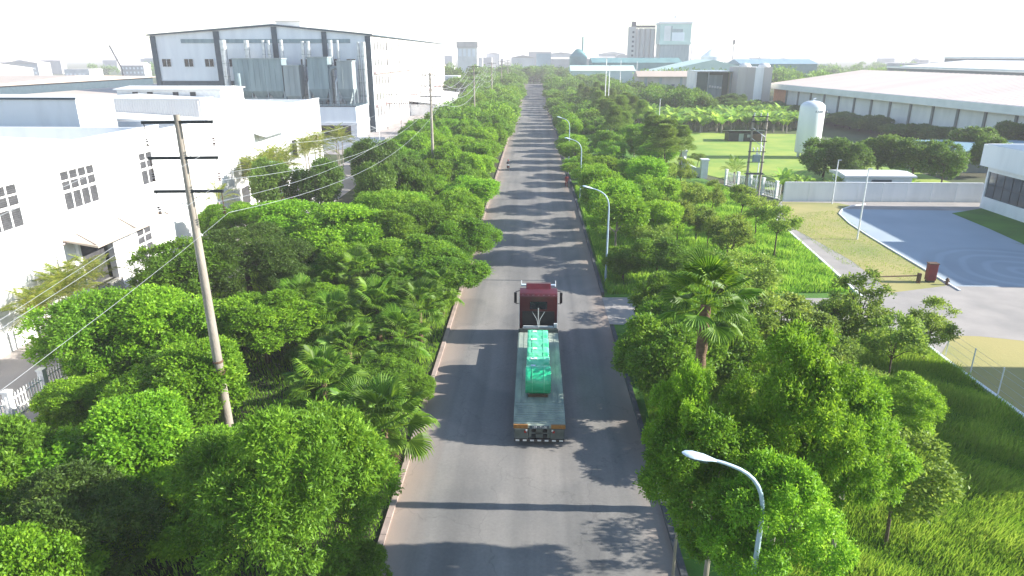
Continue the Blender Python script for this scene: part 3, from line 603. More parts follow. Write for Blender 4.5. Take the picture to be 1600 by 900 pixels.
# near hut-like water pipes by the wall
rs = thing('sign_box', (33.0, 54.9, 0), 'dark red box sign standing on the kerb of the yard', 'sign')
B('cabinet', 'red_sign', rs, (-.36, -.25, .25, .36, .25, 1.65), bevel=.04); B('base', 'steel_dark', rs, (-.3, -.2, 0, .3, .2, .25)); B('cap', 'brown', rs, (-.4, -.29, 1.65, .4, .29, 1.72))
ba = thing('barrier_arm', (31.9, 54.6, 0), 'low brown barrier arm lying beside the dark red sign', 'barrier')
MB().tube([(0, 0, .7), (-3.8, -.2, .62)], .06, 8).build('arm', 'brown', ba); B('post', 'brown', ba, (-.12, -.12, 0, .12, .12, .9)); B('rest', 'steel_dark', ba, (-3.7, -.3, 0, -3.6, -.1, .55))
vb = thing('valve_box', (34.0, 54.2, 0), 'small brown hydrant next to the red sign', 'hydrant'); MB().lathe([(.1, 0), (.1, .4), (.14, .44), (.14, .55), (.05, .65)], n=10).build('body', 'brown', vb, True); MB().tube([(-.2, 0, .34), (.2, 0, .34)], .05, 8).build('outlet', 'brown', vb, True)
# ================================================================ FAR SKYLINE
def skyline():
    # concrete silo tower
    t = thing('silo_tower', (72.7, 500, 0), 'tall beige row of concrete silos with a stair tower on the skyline', 'silo')
    for k in range(4): MB().lathe([(1.8, 0), (1.8, 35), (1.6, 35.2)], n=16).build('silo', 'silo_grey', t, True, loc=(-2.6+k*3.5, 0, 0))
    B('tower_mass', 'silo_grey', t, (-8.6, -2.4, 0, -3.9, 2.4, 36.2)); B('top_gallery', 'steel_dark', t, (-3.5, -1.6, 35.6, 9.3, 1.6, 37.0)); B('head_house', 'steel_dark', t, (-6.6, -2, 36.203, -3.9, 2, 39.4))
    for k in range(9): B('window', 'steel_dark', t, (-6.3, -2.5, 8+k*3, -4.9, -2.403, 9.3+k*3))
    MB().tube([(-6, 0, 39.3), (-6, 0, 42.5)], .15, 6).build('mast', 'steel_dark', t)
    # pale green mill
    t = thing('mill', (95.6, 503, 0), 'big pale green mill block with hipped roof on the skyline', 'building')
    B('lower_wall', 'unit_pale', t, (-10.2, -8, 0, 9.6, 8, 25)); B('upper_wall', 'pale_teal', t, (-10.8, -8.4, 25, 10, 8.4, 37.8)); B('band', 'pale_teal', t, (-11.1, -8.8, 24.6, 10.3, -8.41, 26.3))
    MB().poly([(-11.3, -9, 37.8), (10.5, -9, 37.8), (10.5, 9, 37.8), (-11.3, 9, 37.8), (-11.3, -9, 38.9), (10.5, -9, 38.9), (10.5, 9, 38.9), (-11.3, 9, 38.9), (-3.5, 0, 42), (4, 0, 42)],
        [(0, 1, 5, 4), (1, 2, 6, 5), (2, 3, 7, 6), (3, 0, 4, 7), (4, 5, 9, 8), (5, 6, 9), (6, 7, 8, 9), (7, 4, 8), (0, 3, 2, 1)]).build('roof', 'roof_pale', t)
    B('panel', 'roof_white', t, (-8.2, -8.5, 27, -3.8, -8.41, 36.5)); B('recess', 'unit_metal', t, (-3.2, -8.55, 32.5, 4.2, -8.41, 34.5)); B('panel', 'grey_panel', t, (-2.8, -8.5, 27, 5.5, -8.41, 32.4)); B('corner_strip', 'unit_metal', t, (-3.6, -8.55, 27, -2.9, -8.405, 36.5)); B('vent', 'roof_white', t, (-.6, -.6, 41.8, .8, .6, 43.4))
    t = thing('conical_silo', (30.8, 506, 0), 'small teal silo with conical top and slim mast left on the skyline', 'silo')
    MB().lathe([(6.2, 0), (6.2, 17), (2.2, 21.5), (1, 22)], n=20).build('body', 'teal_sheet', t, True); MB().tube([(2.8, 0, 15), (2.8, 0, 30)], .7, 6).tube([(4.6, 0, 15), (4.6, 0, 31)], .2, 6).build('mast', 'teal_sheet', t)
    t = thing('conical_silo', (125, 510, 0), 'dark grey bin with pointed roof right of the mill', 'silo')
    MB().lathe([(8, 0), (8, 17), (1.6, 22), (.5, 22.2)], n=20).build('body', 'grey_panel', t, True); MB().tube([(-15, 0, 0), (-15, 0, 24.6), (1, 0, 24.6), (1, 0, 22)], .25, 6).tube([(14, 0, 15), (14, 0, 25)], .25, 6).tube([(14, 0, 25), (14, 0, 28)], .8, 6).build('conveyor', 'steel_dark', t)
    w = box_building('mill_hall', 'long dark teal roofed hall low on the skyline', 38, 470, 96, 500, 13, 'teal_sheet', 'teal_sheet', 3.2, 'x')
    w = box_building('mill_hall', 'pale green gabled hall in front of the mill', 66, 395, 128, 440, 8.5, 'pale_teal', 'pale_teal', 7.0, 'y')
    w = box_building('mill_hall', 'pale teal low hall behind the road end trees', 22, 428, 60, 450, 8.8, 'pale_teal', 'pale_teal', 3.2, 'x')
    w = box_building('mill_hall', 'dark teal hall stretching right of the mill', 128, 450, 175, 480, 12.5, 'teal_sheet', 'blue_sheet', 3, 'x')
    t = thing('tower_block', (-48, 520, 0), 'small white tower block with grey top floor left on the skyline', 'building')
    B('wall', 'roof_white', t, (-7, -5, 0, 7, 5, 23)); B('top_floor', 'silo_grey', t, (-7.6, -5.6, 23.003, 7.6, 5.6, 27))
    for k in range(4): B('window', 'grey_panel', t, (-6+k*3.2, -5.1, 17, -4+k*3.2, -5.003, 22))
    w = box_building('far_block', 'grey blue flat block at the end of the road', 2, 700, 16, 715, 19.5, 'blue_sheet', 'far_roof')
    w = box_building('far_block', 'pale low hall left of the road end', -22, 690, 0, 715, 15.5, 'far_grey', 'far_roof', 2.5)
    w = box_building('far_block', 'wide pale low hall right of the road end', 17, 720, 60, 745, 14, 'far_grey', 'far_roof', 2, 'x')
    # low town on the left horizon
    rnd = random.Random(5); k = 0
    for i in range(46):
        x = rnd.uniform(-520, -110); y = rnd.uniform(max(360, -x*1.2+20), 900); w2, d2, h = rnd.uniform(8, 34), rnd.uniform(8, 24), rnd.uniform(7, 15)
        t = box_building('town_building', 'low pale building in the hazy town on the left horizon', x, y, x+w2, y+d2, h, 'far_grey', 'far_roof', rnd.choice([0, 1.5, 2.5]), rnd.choice('xy'), group='low town on the left horizon')
        if y < 620:
            wmb = MB()
            for a in range(int(w2/3)):
                for b_ in range(int(h/3.3)): wmb.box(-w2/2+1+a*3, -d2/2-.12, 1+b_*3.2, -w2/2+2.3+a*3, -d2/2-.004, 2.5+b_*3.2)
            wmb.build('windows', 'grey_panel', t)
    for i in range(34):
        x = rnd.uniform(120, 900); y = rnd.uniform(max(480, x*.9), 1100); w2, d2, h = rnd.uniform(10, 40), rnd.uniform(8, 24), rnd.uniform(8, 16)
        box_building('town_building', 'low pale building in the haze on the right horizon', x, y, x+w2, y+d2, h, 'far_grey', 'far_roof', rnd.choice([0, 2, 3]), rnd.choice('xy'), group='low town on the right horizon')
    for i in range(14):
        x = rnd.uniform(-130, 130); y = rnd.uniform(760, 1000); w2, h = rnd.uniform(10, 34), rnd.uniform(12, 22)
        box_building('town_building', 'low pale building in the haze straight ahead', x, y, x+w2, y+15, h, 'far_grey', 'far_roof', rnd.choice([0, 2, 3]), rnd.choice('xy'), group='low town straight ahead')
    # large pale roofs at left
    w = box_building('warehouse', 'wide pale roof with dark eave line at the far left', -215, 165, -133, 245, 10.6, 'dark_trim', 'roof_beige', 1.7, 'x', eave=.8)
    w = box_building('warehouse', 'pinkish beige low roof before the wide pale one at the far left', -130, 150, -93, 232, 8.2, 'grey_panel', 'roof_beige', 1.6, 'y')
    w = box_building('warehouse', 'beige flat roof behind the ladder block at the left edge', -170, 118, -78, 148, 9.0, 'grey_panel', 'roof_beige', 1.4, 'x')
    w = box_building('warehouse', 'distant long grey roof at the left edge under the horizon', -420, 300, -250, 350, 11.5, 'far_grey', 'far_roof', 3, 'x')
    t = thing('crane', (-186, 318, 0), 'thin leaning crane boom over the town at left', 'crane')
    MB().tube([(0, 0, 0), (0, 0, 12), (-4, 0, 22)], .3, 6).build('boom', 'steel_dark', t); B('cab', 'far_grey', t, (-2, -2, 0, 4, 2, 4))
skyline()
# ================================================================ POLES, WIRES, LAMPS
def pole_mesh(h, r0, r1): return MB().tube([(0, 0, 0), (0, 0, h*.5), (0, 0, h)], [r0, (r0+r1)/2, r1], 12).mesh('shaft', 'pole_concrete', True)
shaft = pole_mesh(15.6, .24, .13)
arm = MB().box(-1.48, -.1, -.05, 1.48, .0, .07).mesh('crossarm', 'steel_dark')
brace = MB().tube([(-.75, -.06, 0), (0, -.06, -.7), (.75, -.06, 0)], .035, 6).mesh('brace', 'steel_dark')
ins = MB().tube([(0, 0, 0), (0, 0, -.55)], .018, 5)
for k in range(3): ins.lathe([(.03, -.58-.1*k), (.085, -.6-.1*k), (.03, -.64-.1*k)], n=8)
ins.tube([(-.06, 0, -.88), (.06, 0, -.88)], .03, 5); insm = ins.mesh('insulator', 'insulator')
AZ = (15.3, 13.85, 12.45)
plabels = ['tall weathered concrete power pole with three crossarms in the left foreground', 'second concrete power pole, rising from the left belt beyond the dark gap', 'third concrete power pole from the front, small beyond the cream factory', 'fourth concrete power pole from the front, in the far left belt', 'fifth concrete power pole from the front, tiny near the road end', 'farthest tiny concrete power pole near the road end']
PY = [28.2, 98, 170, 242, 315, 390]
def xo(y): return -14.35
for i, py in enumerate([-42]+PY):
    t = thing('power_pole', (xo(py), py, 0), 'concrete power pole behind the camera carrying the near wires' if i == 0 else plabels[i-1], 'power pole', 'power poles along the left belt')
    if i == 1: t.rotation_euler = (0, rad(-.8), 0)
    link('shaft', shaft, t)
    for z in AZ:
        link('crossarm', arm, t, (0, 0 if i else 0, z))
        if i > 1: link('brace', brace, t, (0, 0, z))
        for s in (-1.4, 1.4): link('insulator', insm, t, (s, -.05, z-.05))
    if i == 1: MB().lathe([(.235, 3.9), (.26, 3.95), (.26, 4.1), (.235, 4.15)], n=12).lathe([(.2, 4.5), (.24, 4.53), (.24, 4.6), (.2, 4.63)], n=12).build('band', 'brown', t)
allp = [-42]+PY[:4]
wi = 0
for k in range(len(allp)-1):
    a, b = allp[k], allp[k+1]
    for z in AZ:
        for s in (-1.4, 1.4):
            pts = [(xo(0)+s, a+(b-a)*u, z-.9-4*2.25*u*(1-u)) for u in [j/16 for j in range(17)]]
            w = MB().tube(pts, (.006) if k < 1 else .010 if k<2 else .025, 5).build('power_wire', 'wire')
            tag(w, ('left' if s < 0 else 'right')+' wire on the '+{15.3: 'top', 13.85: 'middle', 12.45: 'lowest'}[z]+' crossarm, '+['running toward the viewer from the foreground pole', 'between the first and second pole', 'between the second and third pole', 'between the third and fourth pole'][k], 'wire', 'power wires along the left belt')
# curved street lamps on the right
ls = MB().tube([(0, 0, 0), (0, 0, 1.0)], .11, 12).tube([(0, 0, 1.0), (0, 0, 5.6), (0, 0, 6.3), (-.015, 0, 6.6), (-.05, 0, 6.86), (-.11, 0, 7.1), (-.21, 0, 7.32), (-.35, 0, 7.52), (-.52, 0, 7.68), (-.72, 0, 7.81), (-.94, 0, 7.91), (-1.15, 0, 7.99), (-1.35, 0, 8.05)], [.085, .07, .062, .06, .058, .056, .054, .052, .05, .048, .046, .044, .042, .04], 12).mesh('post', 'lamp_grey', True)
hd = MB()
rings = [(0, .04, .03), (.12, .07, .05), (.3, .13, .075), (.55, .15, .08), (.72, .11, .06), (.8, .03, .02)]
for i, (x, w_, h_) in enumerate(rings):
    for k in range(12):
        t_ = 2*math.pi*k/12; hd.v.append((-x, w_*math.cos(t_), h_*math.sin(t_) if math.sin(t_) > 0 else .6*h_*math.sin(t_)))
    if i:
        for k in range(12): hd.f.append(((i-1)*12+k, (i-1)*12+(k+1) % 12, i*12+(k+1) % 12, i*12+k))
hd.f.append(tuple(range(60, 72))); hdm = hd.mesh('lamp_head', 'lamp_head', True)
gl = MB().box(-.62, -.09, -.075, -.2, .09, -.04).mesh('glass', 'glass_panel')
llab = ['curved blue grey street lamp in the right foreground, its head over the bushy tree', 'curved street lamp beside the kerb, past the driveway on the right', 'third curved street lamp, half sunk in the right hand crowns', 'fourth curved street lamp, small against a bright green crown', 'fifth curved street lamp, tiny on the right of the far road']
for i, (y, sc) in enumerate([(15.3, 1), (54.3, .97), (88, .97), (119, .97)]):
    t = thing('street_lamp', (6.12, y, 0), llab[i], 'street lamp', 'curved street lamps right of the road')
    link('post', ls, t, scale=sc); h = link('lamp_head', hdm, t, (-1.35*sc, 0, 8.05*sc), (0, rad(14), 0), 1.15); link('glass', gl, h)
# service-road lamps on the left
sv = MB().tube([(0, 0, 0), (0, 0, 5.3), (-.3, 0, 5.7), (-2.2, 0, 6.5)], [.06, .05, .045, .03], 8).mesh('post', 'white_paint', True)
sh_ = MB().box(-2.9, -.12, 6.5, -2.1, .12, 6.62).mesh('lamp_head', 'pale_teal')
for x, y, l_ in ((-26.6, 76, 'slim white lamp reaching over the service road by the clipped trees'), (-27, 121, 'slim white lamp before the annex gateway')):
    t = thing('street_lamp', (x, y, 0), l_, 'street lamp'); link('post', sv, t); link('lamp_head', sh_, t)
# thin poles in the yard
for x, y, h, l_ in ((33.2, 68.8, 7.2, 'thin white pole on the dry grass strip by the yard'), (37.9, 86.6, 5.5, 'thin white pole just before the boundary wall'), (31.2, 96, 7.5, 'slim bare pole right of the lattice mast'), (27.0, 152, 9, 'thin pale pole at the left of the bright lawn')):
    t = thing('thin_pole', (x, y, 0), l_, 'pole'); MB().tube([(0, 0, 0), (0, 0, h)], [.09, .06], 8).build('shaft', 'white_paint', t, True); B('fitting', 'galvanised', t, (-.05, -.05, h, .35, .05, h+.1))
# tall thin lighting masts among right far trees
for x, y, h in ((20.5, 205, 17), (22, 210, 15), (36, 300, 16), (47, 330, 15)):
    t = thing('mast', (x, y, 0), 'tall thin pale pole above the trees near x%d' % 0 if 0 else {205: 'tallest thin pale pole above the right belt', 210: 'shorter thin pale pole close beside the tallest', 300: 'thin pale pole before the dark conifers', 330: 'thin pale pole left of the long pale shed'}[y], 'pole')
    MB().tube([(0, 0, 0), (0, 0, h)], [.16, .1], 8).build('shaft', 'white_paint', t, True); B('fitting', 'galvanised', t, (-.4, -.06, h, .4, .06, h+.15))
# H-frame with transformer
hf = thing('transformer_mast', (28.2, 88.2, 0), 'two legged concrete transformer mast with brackets above the saplings', 'power pole')
for s in (-.85, .85): MB().tube([(s, 0, 0), (s, 0, 10.9)], [.16, .11], 10).build('leg', 'pole_concrete', hf, True)
for z in (10.6, 10.0, 9.0, 7.6, 6.3, 5.0, 3.6): B('bracket', 'steel_dark', hf, (-1.1, -.2, z, 1.1, -.1, z+.1))
for z in (9.3, 8.0): MB().tube([(-.8, -.15, z), (.8, -.15, z-1.1)], .04, 6).build('cross_brace', 'galvanised', hf)
for x in (-.8, 0, .8):
    MB().lathe([(.03, 10.7), (.1, 10.75), (.04, 10.9), (.1, 10.95), (.03, 11.15)], x, -.15, 8).build('insulator', 'unit_pale', hf, True)
    MB().lathe([(.03, 6.4), (.1, 6.5), (.04, 6.6), (.1, 6.7), (.03, 6.95)], x*.6, -.25, 8).build('insulator', 'strap_white', hf, True)
B('fuse_box', 'unit_metal', hf, (-.5, -.6, 5.1, .4, -.21, 6.0)); B('platform', 'steel_dark', hf, (-1.2, -.8, 3.55, 1.1, .3, 3.6), bevel=0); B('switch', 'strap_white', hf, (-.15, -.55, 5.95, .1, -.3, 6.3))
# ================================================================ TRUCK
def truck():
    t = thing('truck', (.42, 28.8, 0), 'dark red tractor truck hauling a flat trailer down the road, seen from behind', 'truck')
    W = 1.25; g = .06
    cab = MB()
    y0, y1 = 12.2, 14.5
    prof = [(y0, .95), (y1, .95), (y1+.05, 1.8), (y1-.12, 2.6), (y1-.5, 3.3), (y0+.9, 3.62), (y0+.1, 3.5), (y0, 3.35)]
    cab.prism(prof, 'x', -W+.04, W-.04).build('cab', 'truck_red', t, True, bevel=.045)
    B('rear_panel', 'truck_black', t, (-W+.22, y0-.05, 1.2, W-.22, y0+.02, 2.35))
    B('rear_window', 'window_dark', t, (-.55, y0-.03, 2.5, .55, y0+.03, 3.0))
    mk = MB().box(-.07, y0-.03, 3.28, .07, y0+.03, 3.34).mesh('reflector_strip', 'strap_white')
    for k in range(7): link('reflector_strip', mk, t, (-.99+k*.33, .08, .09))
    # roof air deflector and visor lights
    MB().prism([(y0+.75, 3.6), (y0+1.7, 3.48), (y0+1.75, 3.72), (y0+1.1, 3.86)], 'x', -.8, .8).build('air_deflector', 'truck_red', t, bevel=.03)
    B('sun_visor', 'lamp_head', t, (-1.12, y1-.42, 3.4, 1.12, y1-.2, 3.5), bevel=.02)
    for s in (-1, 1):
        MB().tube([(s*1.13, y1-.3, 3.35), (s*1.13, y1-.3, 3.75)], .035, 6).build('horn', 'strap_white', t)
        m_ = B('mirror', 'truck_black', t, (s*1.52-.09, y1-.42, 2.2, s*1.52+.09, y1-.3, 2.95), bevel=.03)
        MB().tube([(s*1.2, y1-.3, 3.05), (s*1.52, y1-.36, 3.0)], .025, 6).tube([(s*1.2, y1-.3, 2.15), (s*1.52, y1-.36, 2.15)], .025, 6).build('mirror_bracket', 'truck_black', t)
        B('fender', 'truck_black', t, (s*1.24-.28*(s > 0), 9.6, 1.02, s*1.24+.28*(s < 0), 12.0, 1.1), bevel=.02)
        B('side_strip', 'strap_white', t, (s*(W-.035)-.01, y0+.02, 1.2, s*(W-.035)+.01, y0+.07, 3.3))
    B('windscreen', 'window_dark', t, (-1.05, y1-.1, 2.1, 1.05, y1+.02, 2.9)); B('bumper', 'truck_red', t, (-W+.05, y1-.1, .4, W-.05, y1+.12, .95), bevel=.04)
    B('chassis', 'truck_black', t, (-.45, 8.6, .75, .45, y1-.3, .95)); B('tank', 'galvanised', t, (-1.2, 10.8, .5, -.7, 12, .94), bevel=.05)
    B('catwalk', 'galvanised', t, (-1.0, 11.75, 1.28, 1.0, 11.95, 1.36)); B('light_bar', 'strap_white', t, (-.95, 11.6, 1.45, .95, 11.68, 1.56)); B('marker_light', 'strap_white', t, (.98, 11.55, 1.45, 1.2, 11.7, 1.75), bevel=.02)
    MB().tube([(-.4, y0-.08, 2.35), (-.1, 11.9, 1.9), (0, 11.5, 1.5)], .016, 6).build('air_hose', 'unit_pale', t, True)
    MB().tube([(.4, y0-.08, 2.35), (.1, 11.9, 1.9), (.02, 11.5, 1.5)], .016, 6).build('air_hose', 'unit_pale', t, True)
    MB().tube([(0, y0-.1, 2.6), (0, y0-.12, 1.5)], .04, 6).build('hose_mast', 'galvanised', t)
    def wheel(x, y, dual):
        w = link('wheel', None, t, (x, y, .5+g))
        wd = .3 if not dual else .58
        MB().lathe([(.3, -wd/2), (.46, -wd/2), (.5, -wd/2+.05), (.5, wd/2-.05), (.46, wd/2), (.3, wd/2)], n=20, axis='x').build('tyre', 'rubber', w, True)
        MB().lathe([(.05, -wd/2-.02), (.14, -wd/2-.03), (.29, -wd/2+.03), (.29, wd/2-.03), (.14, wd/2+.03), (.05, wd/2+.02)], n=14, axis='x').build('rim', 'galvanised', w, True)
    for s in (-1, 1):
        wheel(s*1.03, 13.5, False)
        for y in (9.9, 11.2): wheel(s*.94, y, True)
        for y in (1.7, 3.0, 4.3): wheel(s*.92, y, True)
    # tractor to trailer
    d = link('trailer', None, t)
    B('deck', 'deck', d, (-W, 2.0, 1.1, W, 11.3, 1.24)); 
    for k in range(8): B('deck_plank', 'deck', d, (-W+.06+k*.305, 2.05, 1.24, -W+.06+k*.305+.27, 11.25, 1.262))
    MB().prism([(0, .98), (2.0, 1.1), (2.0, 1.262), (0, 1.14)], 'x', -W, W).build('rear_slope', 'deck', d)
    ch = MB()
    for k in range(9): ch.prism([(.12+k*.2, 1.148+k*.0122), (.17+k*.2, 1.151+k*.0122), (.17+k*.2, 1.18+k*.0122), (.12+k*.2, 1.175+k*.0122)], 'x', -W+.05, W-.05)
    ch.build('grip_bar', 'deck', d)
    B('side_rail', 'chequer', d, (-W-.02, .1, .98, -W-.003, 11.3, 1.2), (W+.003, .1, .98, W+.02, 11.3, 1.2))
    B('beam', 'chequer', d, (-.55, .1, .7, -.4, 11, 1.1), (.4, .1, .7, .55, 11, 1.1)); B('headboard', 'chequer', d, (-W, 11.25, 1.2, W, 11.33, 1.5))
    for s in (-1, 1):
        B('corner_marker', 'amber', d, (s*.9-.34, -.03, .98, s*.9+.34, .06, 1.17))
        rp = B('ramp_panel', 'chequer', d, (s*.86-.33, -.08, .45, s*.86+.33, -.02, .97))
        MB().lathe([(.04, -.12), (.07, -.12), (.07, -.08), (.02, -.08)], n=10).build('hook', 'galvanised', d, loc=(s*.85, -.08, .62), rot=(math.pi/2, 0, 0))
        B('tail_light', 'red_lens', d, (s*.68-.05, -.12, .8, s*.68+.05, -.085, .9)); B('reflector', 'strap_white', d, (s*.62-.04, -.12, .88, s*.62+.04, -.085, .96))
        B('mud_flap', 'rubber', d, (s*.92-.3, 1.0, .2, s*.92+.3, 1.03, .7))
    B('number_plate', 'dark_trim', d, (-.48, -.05, .98, .46, -.02, 1.15)); text('15R 171.08', .15, d, (0, -.06, 1.065), (math.pi/2, 0, 0), 'letter_white')
    B('tail_frame', 'chequer', d, (-.5, -.05, .5, -.38, .02, .97), (.38, -.05, .5, .5, .02, .97), (-.16, -.05, .5, .16, .02, .97), (-.38, -.05, .72, .38, .0, .78))
    B('rear_bumper', 'truck_black', d, (-W+.05, -.12, .32, W-.05, -.02, .46), bevel=.02)
    rs_ = MB().box(-.09, -.135, .35, .09, -.122, .43).mesh('bumper_stripe', 'strap_white')
    for k in range(7): link('bumper_stripe', rs_, d, (-1.05+k*.35, 0, 0))
    # coils: eyes to the side, resting on the deck
    labs = ['green wrapped coil at the very rear of the trailer load', 'second coil from the rear, dark green wrap', 'third green coil from the rear, in the middle of the load', 'fourth coil from the rear, pale crinkled wrap', 'fifth coil from the rear, pale green shiny wrap', 'foremost pale green coil just behind the cab']
    rnd = random.Random(3)
    for i in range(5):
        R_ = [.72, .66, .66, .66, .64][i]; yy = 28.8+[3.05, 4.42, 5.72, 7.0, 8.25][i]; wdt = [1.3, 1.22, 1.2, 1.2, 1.18][i]
        c = thing('steel_coil', (.36, yy, g*0+1.262+R_+.08), labs[i] if i < 4 else labs[5], 'coil', 'green wrapped coils on the trailer')
        prof = [(.24, -wdt/2+.06), (.25, -wdt/2), (R_-.03, -wdt/2), (R_, -wdt/2+.04)]+[(R_, -wdt/2+.04+(wdt-.08)*q/11) for q in range(1, 11)]+[(R_, wdt/2-.04), (R_-.03, wdt/2), (.25, wdt/2), (.24, wdt/2-.06)]
        me = MB().lathe(prof, n=48, axis='x').mesh('wrap', 'wrap_green' if i < 1 else 'wrap_pale', True)
        am = .008 if i == 0 else .020
        for v in me.vertices:
            k = 1+rnd.uniform(-am, am)+am*math.sin(v.co.x*9+i)*math.sin(math.atan2(v.co.y, v.co.z)*7+v.co.x*5); v.co.y *= k; v.co.z *= k
        link('wrap', me, c)
        for x in (-.3, .3): MB().lathe([(R_+.012, x-.014), (R_+.022, x-.014), (R_+.022, x+.014), (R_+.012, x+.014)], n=28, axis='x').build('strap', 'wrap_pale', c)
        tg = B('paper_label', 'strap_white', c, (-.3-.1*(i % 2), -.2, R_-.03, -.05, .02, R_+.012)) if i else B('paper_label', 'lamp_head', c, (-.38, .05, R_-.03, -.15, .22, R_+.012))
        ck = MB().prism([(-.42, -R_-.08), (-.2, -R_-.08), (-.42, -R_+.08)], 'x', -.5, .5).build('chock', 'brown', c); MB().prism([(.2, -R_-.08), (.42, -R_-.08), (.42, -R_+.08)], 'x', -.5, .5).build('chock', 'strap_white' if i == 0 else 'brown', c)
truck()
# ================================================================ RIDERS
def skinned(name, pts, edges, radii, m, parent, sub=1):
    me = bpy.data.meshes.new(name); me.from_pydata(pts, edges, []); o = bpy.data.objects.new(name, me); COL.objects.link(o)
    md = o.modifiers.new('s', 'SKIN'); o.modifiers.new('b', 'SUBSURF').levels = sub
    for i, r in enumerate(radii): me.skin_vertices[0].data[i].radius = (r, r)
    me.skin_vertices[0].data[0].use_root = True
    dg = bpy.context.evaluated_depsgraph_get(); nm = bpy.data.meshes.new_from_object(o.evaluated_get(dg)); bpy.data.objects.remove(o)
    nm.materials.clear(); nm.materials.append(M[m]); nm.polygons.foreach_set('use_smooth', [True]*len(nm.polygons)); return link(name, nm, parent)
def person(loc, label, riding, rz=0, top='cloth_dark'):
    t = thing('person', loc, label, 'person', rz=rz)
    hz = .82 if riding else .93
    L = lambda s: [(s*.1, .0, hz-.02), (s*.2, .42, .74) if riding else (s*.11, .12*s, .5), (s*.18, .28, .34) if riding else (s*.11, -.12*s+.05, .1), (s*.18, .42, .3) if riding else (s*.12, -.12*s+.2, .06)]
    A = lambda s: [(s*.19, .08 if riding else 0, hz+.5), (s*.25, .2 if riding else -.05*s, hz+.24), (s*.24, .5 if riding else .1*s, hz+.2 if riding else hz)]
    pts = [(0, 0, hz), (0, .04, hz+.28), (0, .08 if riding else .02, hz+.5), (0, .12 if riding else .02, hz+.6), (0, .14 if riding else .03, hz+.72)]
    ed = [(0, 1), (1, 2), (2, 3), (3, 4)]; rr = [.15, .14, .15, .055, .1]
    for s in (-1, 1):
        o_ = len(pts); pts += L(s); ed += [(0, o_), (o_, o_+1), (o_+1, o_+2), (o_+2, o_+3)]; rr += [.1, .07, .05, .045]
        o_ = len(pts); pts += A(s); ed += [(2, o_), (o_, o_+1), (o_+1, o_+2)]; rr += [.065, .048, .035]
    skinned('body', pts, ed, rr, top, t)
    MB().lathe([(.03, -.13), (.1, -.08), (.125, .0), (.11, .08), (.05, .13)], n=12).build('helmet' if riding else 'hair', 'cloth_red' if riding else 'truck_black', t, True, loc=(0, pts[4][1], pts[4][2]+.06))
    return t
def motorbike(loc, label):
    t = thing('motorbike', loc, label, 'motorbike')
    for y in (-.6, .65):
        w = link('wheel', None, t, (0, y, .3)); MB().lathe([(.2, -.05), (.27, -.05), (.3, 0), (.27, .05), (.2, .05)], n=18, axis='x').build('tyre', 'rubber', w, True); MB().lathe([(.03, -.06), (.19, -.02), (.19, .02), (.03, .06)], n=12, axis='x').build('rim', 'galvanised', w, True)
    MB().prism([(-.7, .5), (-.1, .35), (.3, .4), (.5, .85), (.38, .9), (.2, .55), (.05, .6), (-.6, .72)], 'x', -.12, .12).build('body', 'truck_red', t, bevel=.02)
    B('seat', 'rubber', t, (-.13, -.65, .72, .13, .1, .8), bevel=.03); MB().tube([(-.33, .42, .98), (0, .5, .95), (.33, .42, .98)], .02, 6).tube([(0, .5, .95), (0, .65, .3)], .03, 6).build('handlebar', 'steel_dark', t)
    B('tail_light', 'red_lens', t, (-.08, -.74, .62, .08, -.7, .7)); B('box', 'strap_white', t, (-.16, -.95, .8, .16, -.66, 1.0), bevel=.02)
motorbike((-4.1, 112.2, .06), 'motorbike being ridden away on the left side of the empty road')
person((-4.1, 112.0, .06), 'person in dark clothes riding the motorbike on the left of the road', True)
motorbike((4.5, 216, .06), 'far tiny motorbike beside the right kerb'); person((4.5, 215.8, .06), 'person riding the far tiny motorbike by the right kerb', True)
motorbike((4.6, 236, .06), 'farthest motorbike at the right kerb'); person((4.6, 235.8, .06), 'person on the farthest motorbike at the right kerb', True)
person((4.75, 97, .06), 'person walking on the right kerb beneath the overhanging crowns', False, top='cloth_red')
ct = thing('handcart', (-29.6, 79.5, .05), 'orange red three wheeled cart on the service road behind the pole', 'cart')
B('tray', 'red_cart', ct, (-.7, -1.1, .6, .7, .9, .72), (-.7, -1.1, .72, -.64, .9, 1.25), (.64, -1.1, .72, .7, .9, 1.25), (-.64, -1.1, .72, .64, -1.04, 1.25)); B('cover', 'red_cart', ct, (-.75, -.9, 1.6, .75, .95, 1.66), bevel=.02)
for s in (-1, 1):
    MB().tube([(s*.68, -.85, 1.2), (s*.68, -.85, 1.6)], .03, 6).tube([(s*.68, .85, .7), (s*.68, .9, 1.6)], .03, 6).build('post', 'steel_dark', ct)
    MB().lathe([(.22, -.06), (.33, -.06), (.36, 0), (.33, .06), (.22, .06)], n=16, axis='x').build('wheel', 'rubber', ct, True, loc=(s*.6, -.5, .36))
MB().lathe([(.2, -.05), (.3, -.05), (.33, 0), (.3, .05), (.2, .05)], n=16, axis='x').build('wheel', 'rubber', ct, True, loc=(0, 1.2, .33)); MB().tube([(0, 1.2, .33), (0, 1.0, 1.0), (-.3, .9, 1.1)], .03, 6).tube([(0, 1.0, 1.0), (.3, .9, 1.1)], .03, 6).build('handlebar', 'steel_dark', ct)
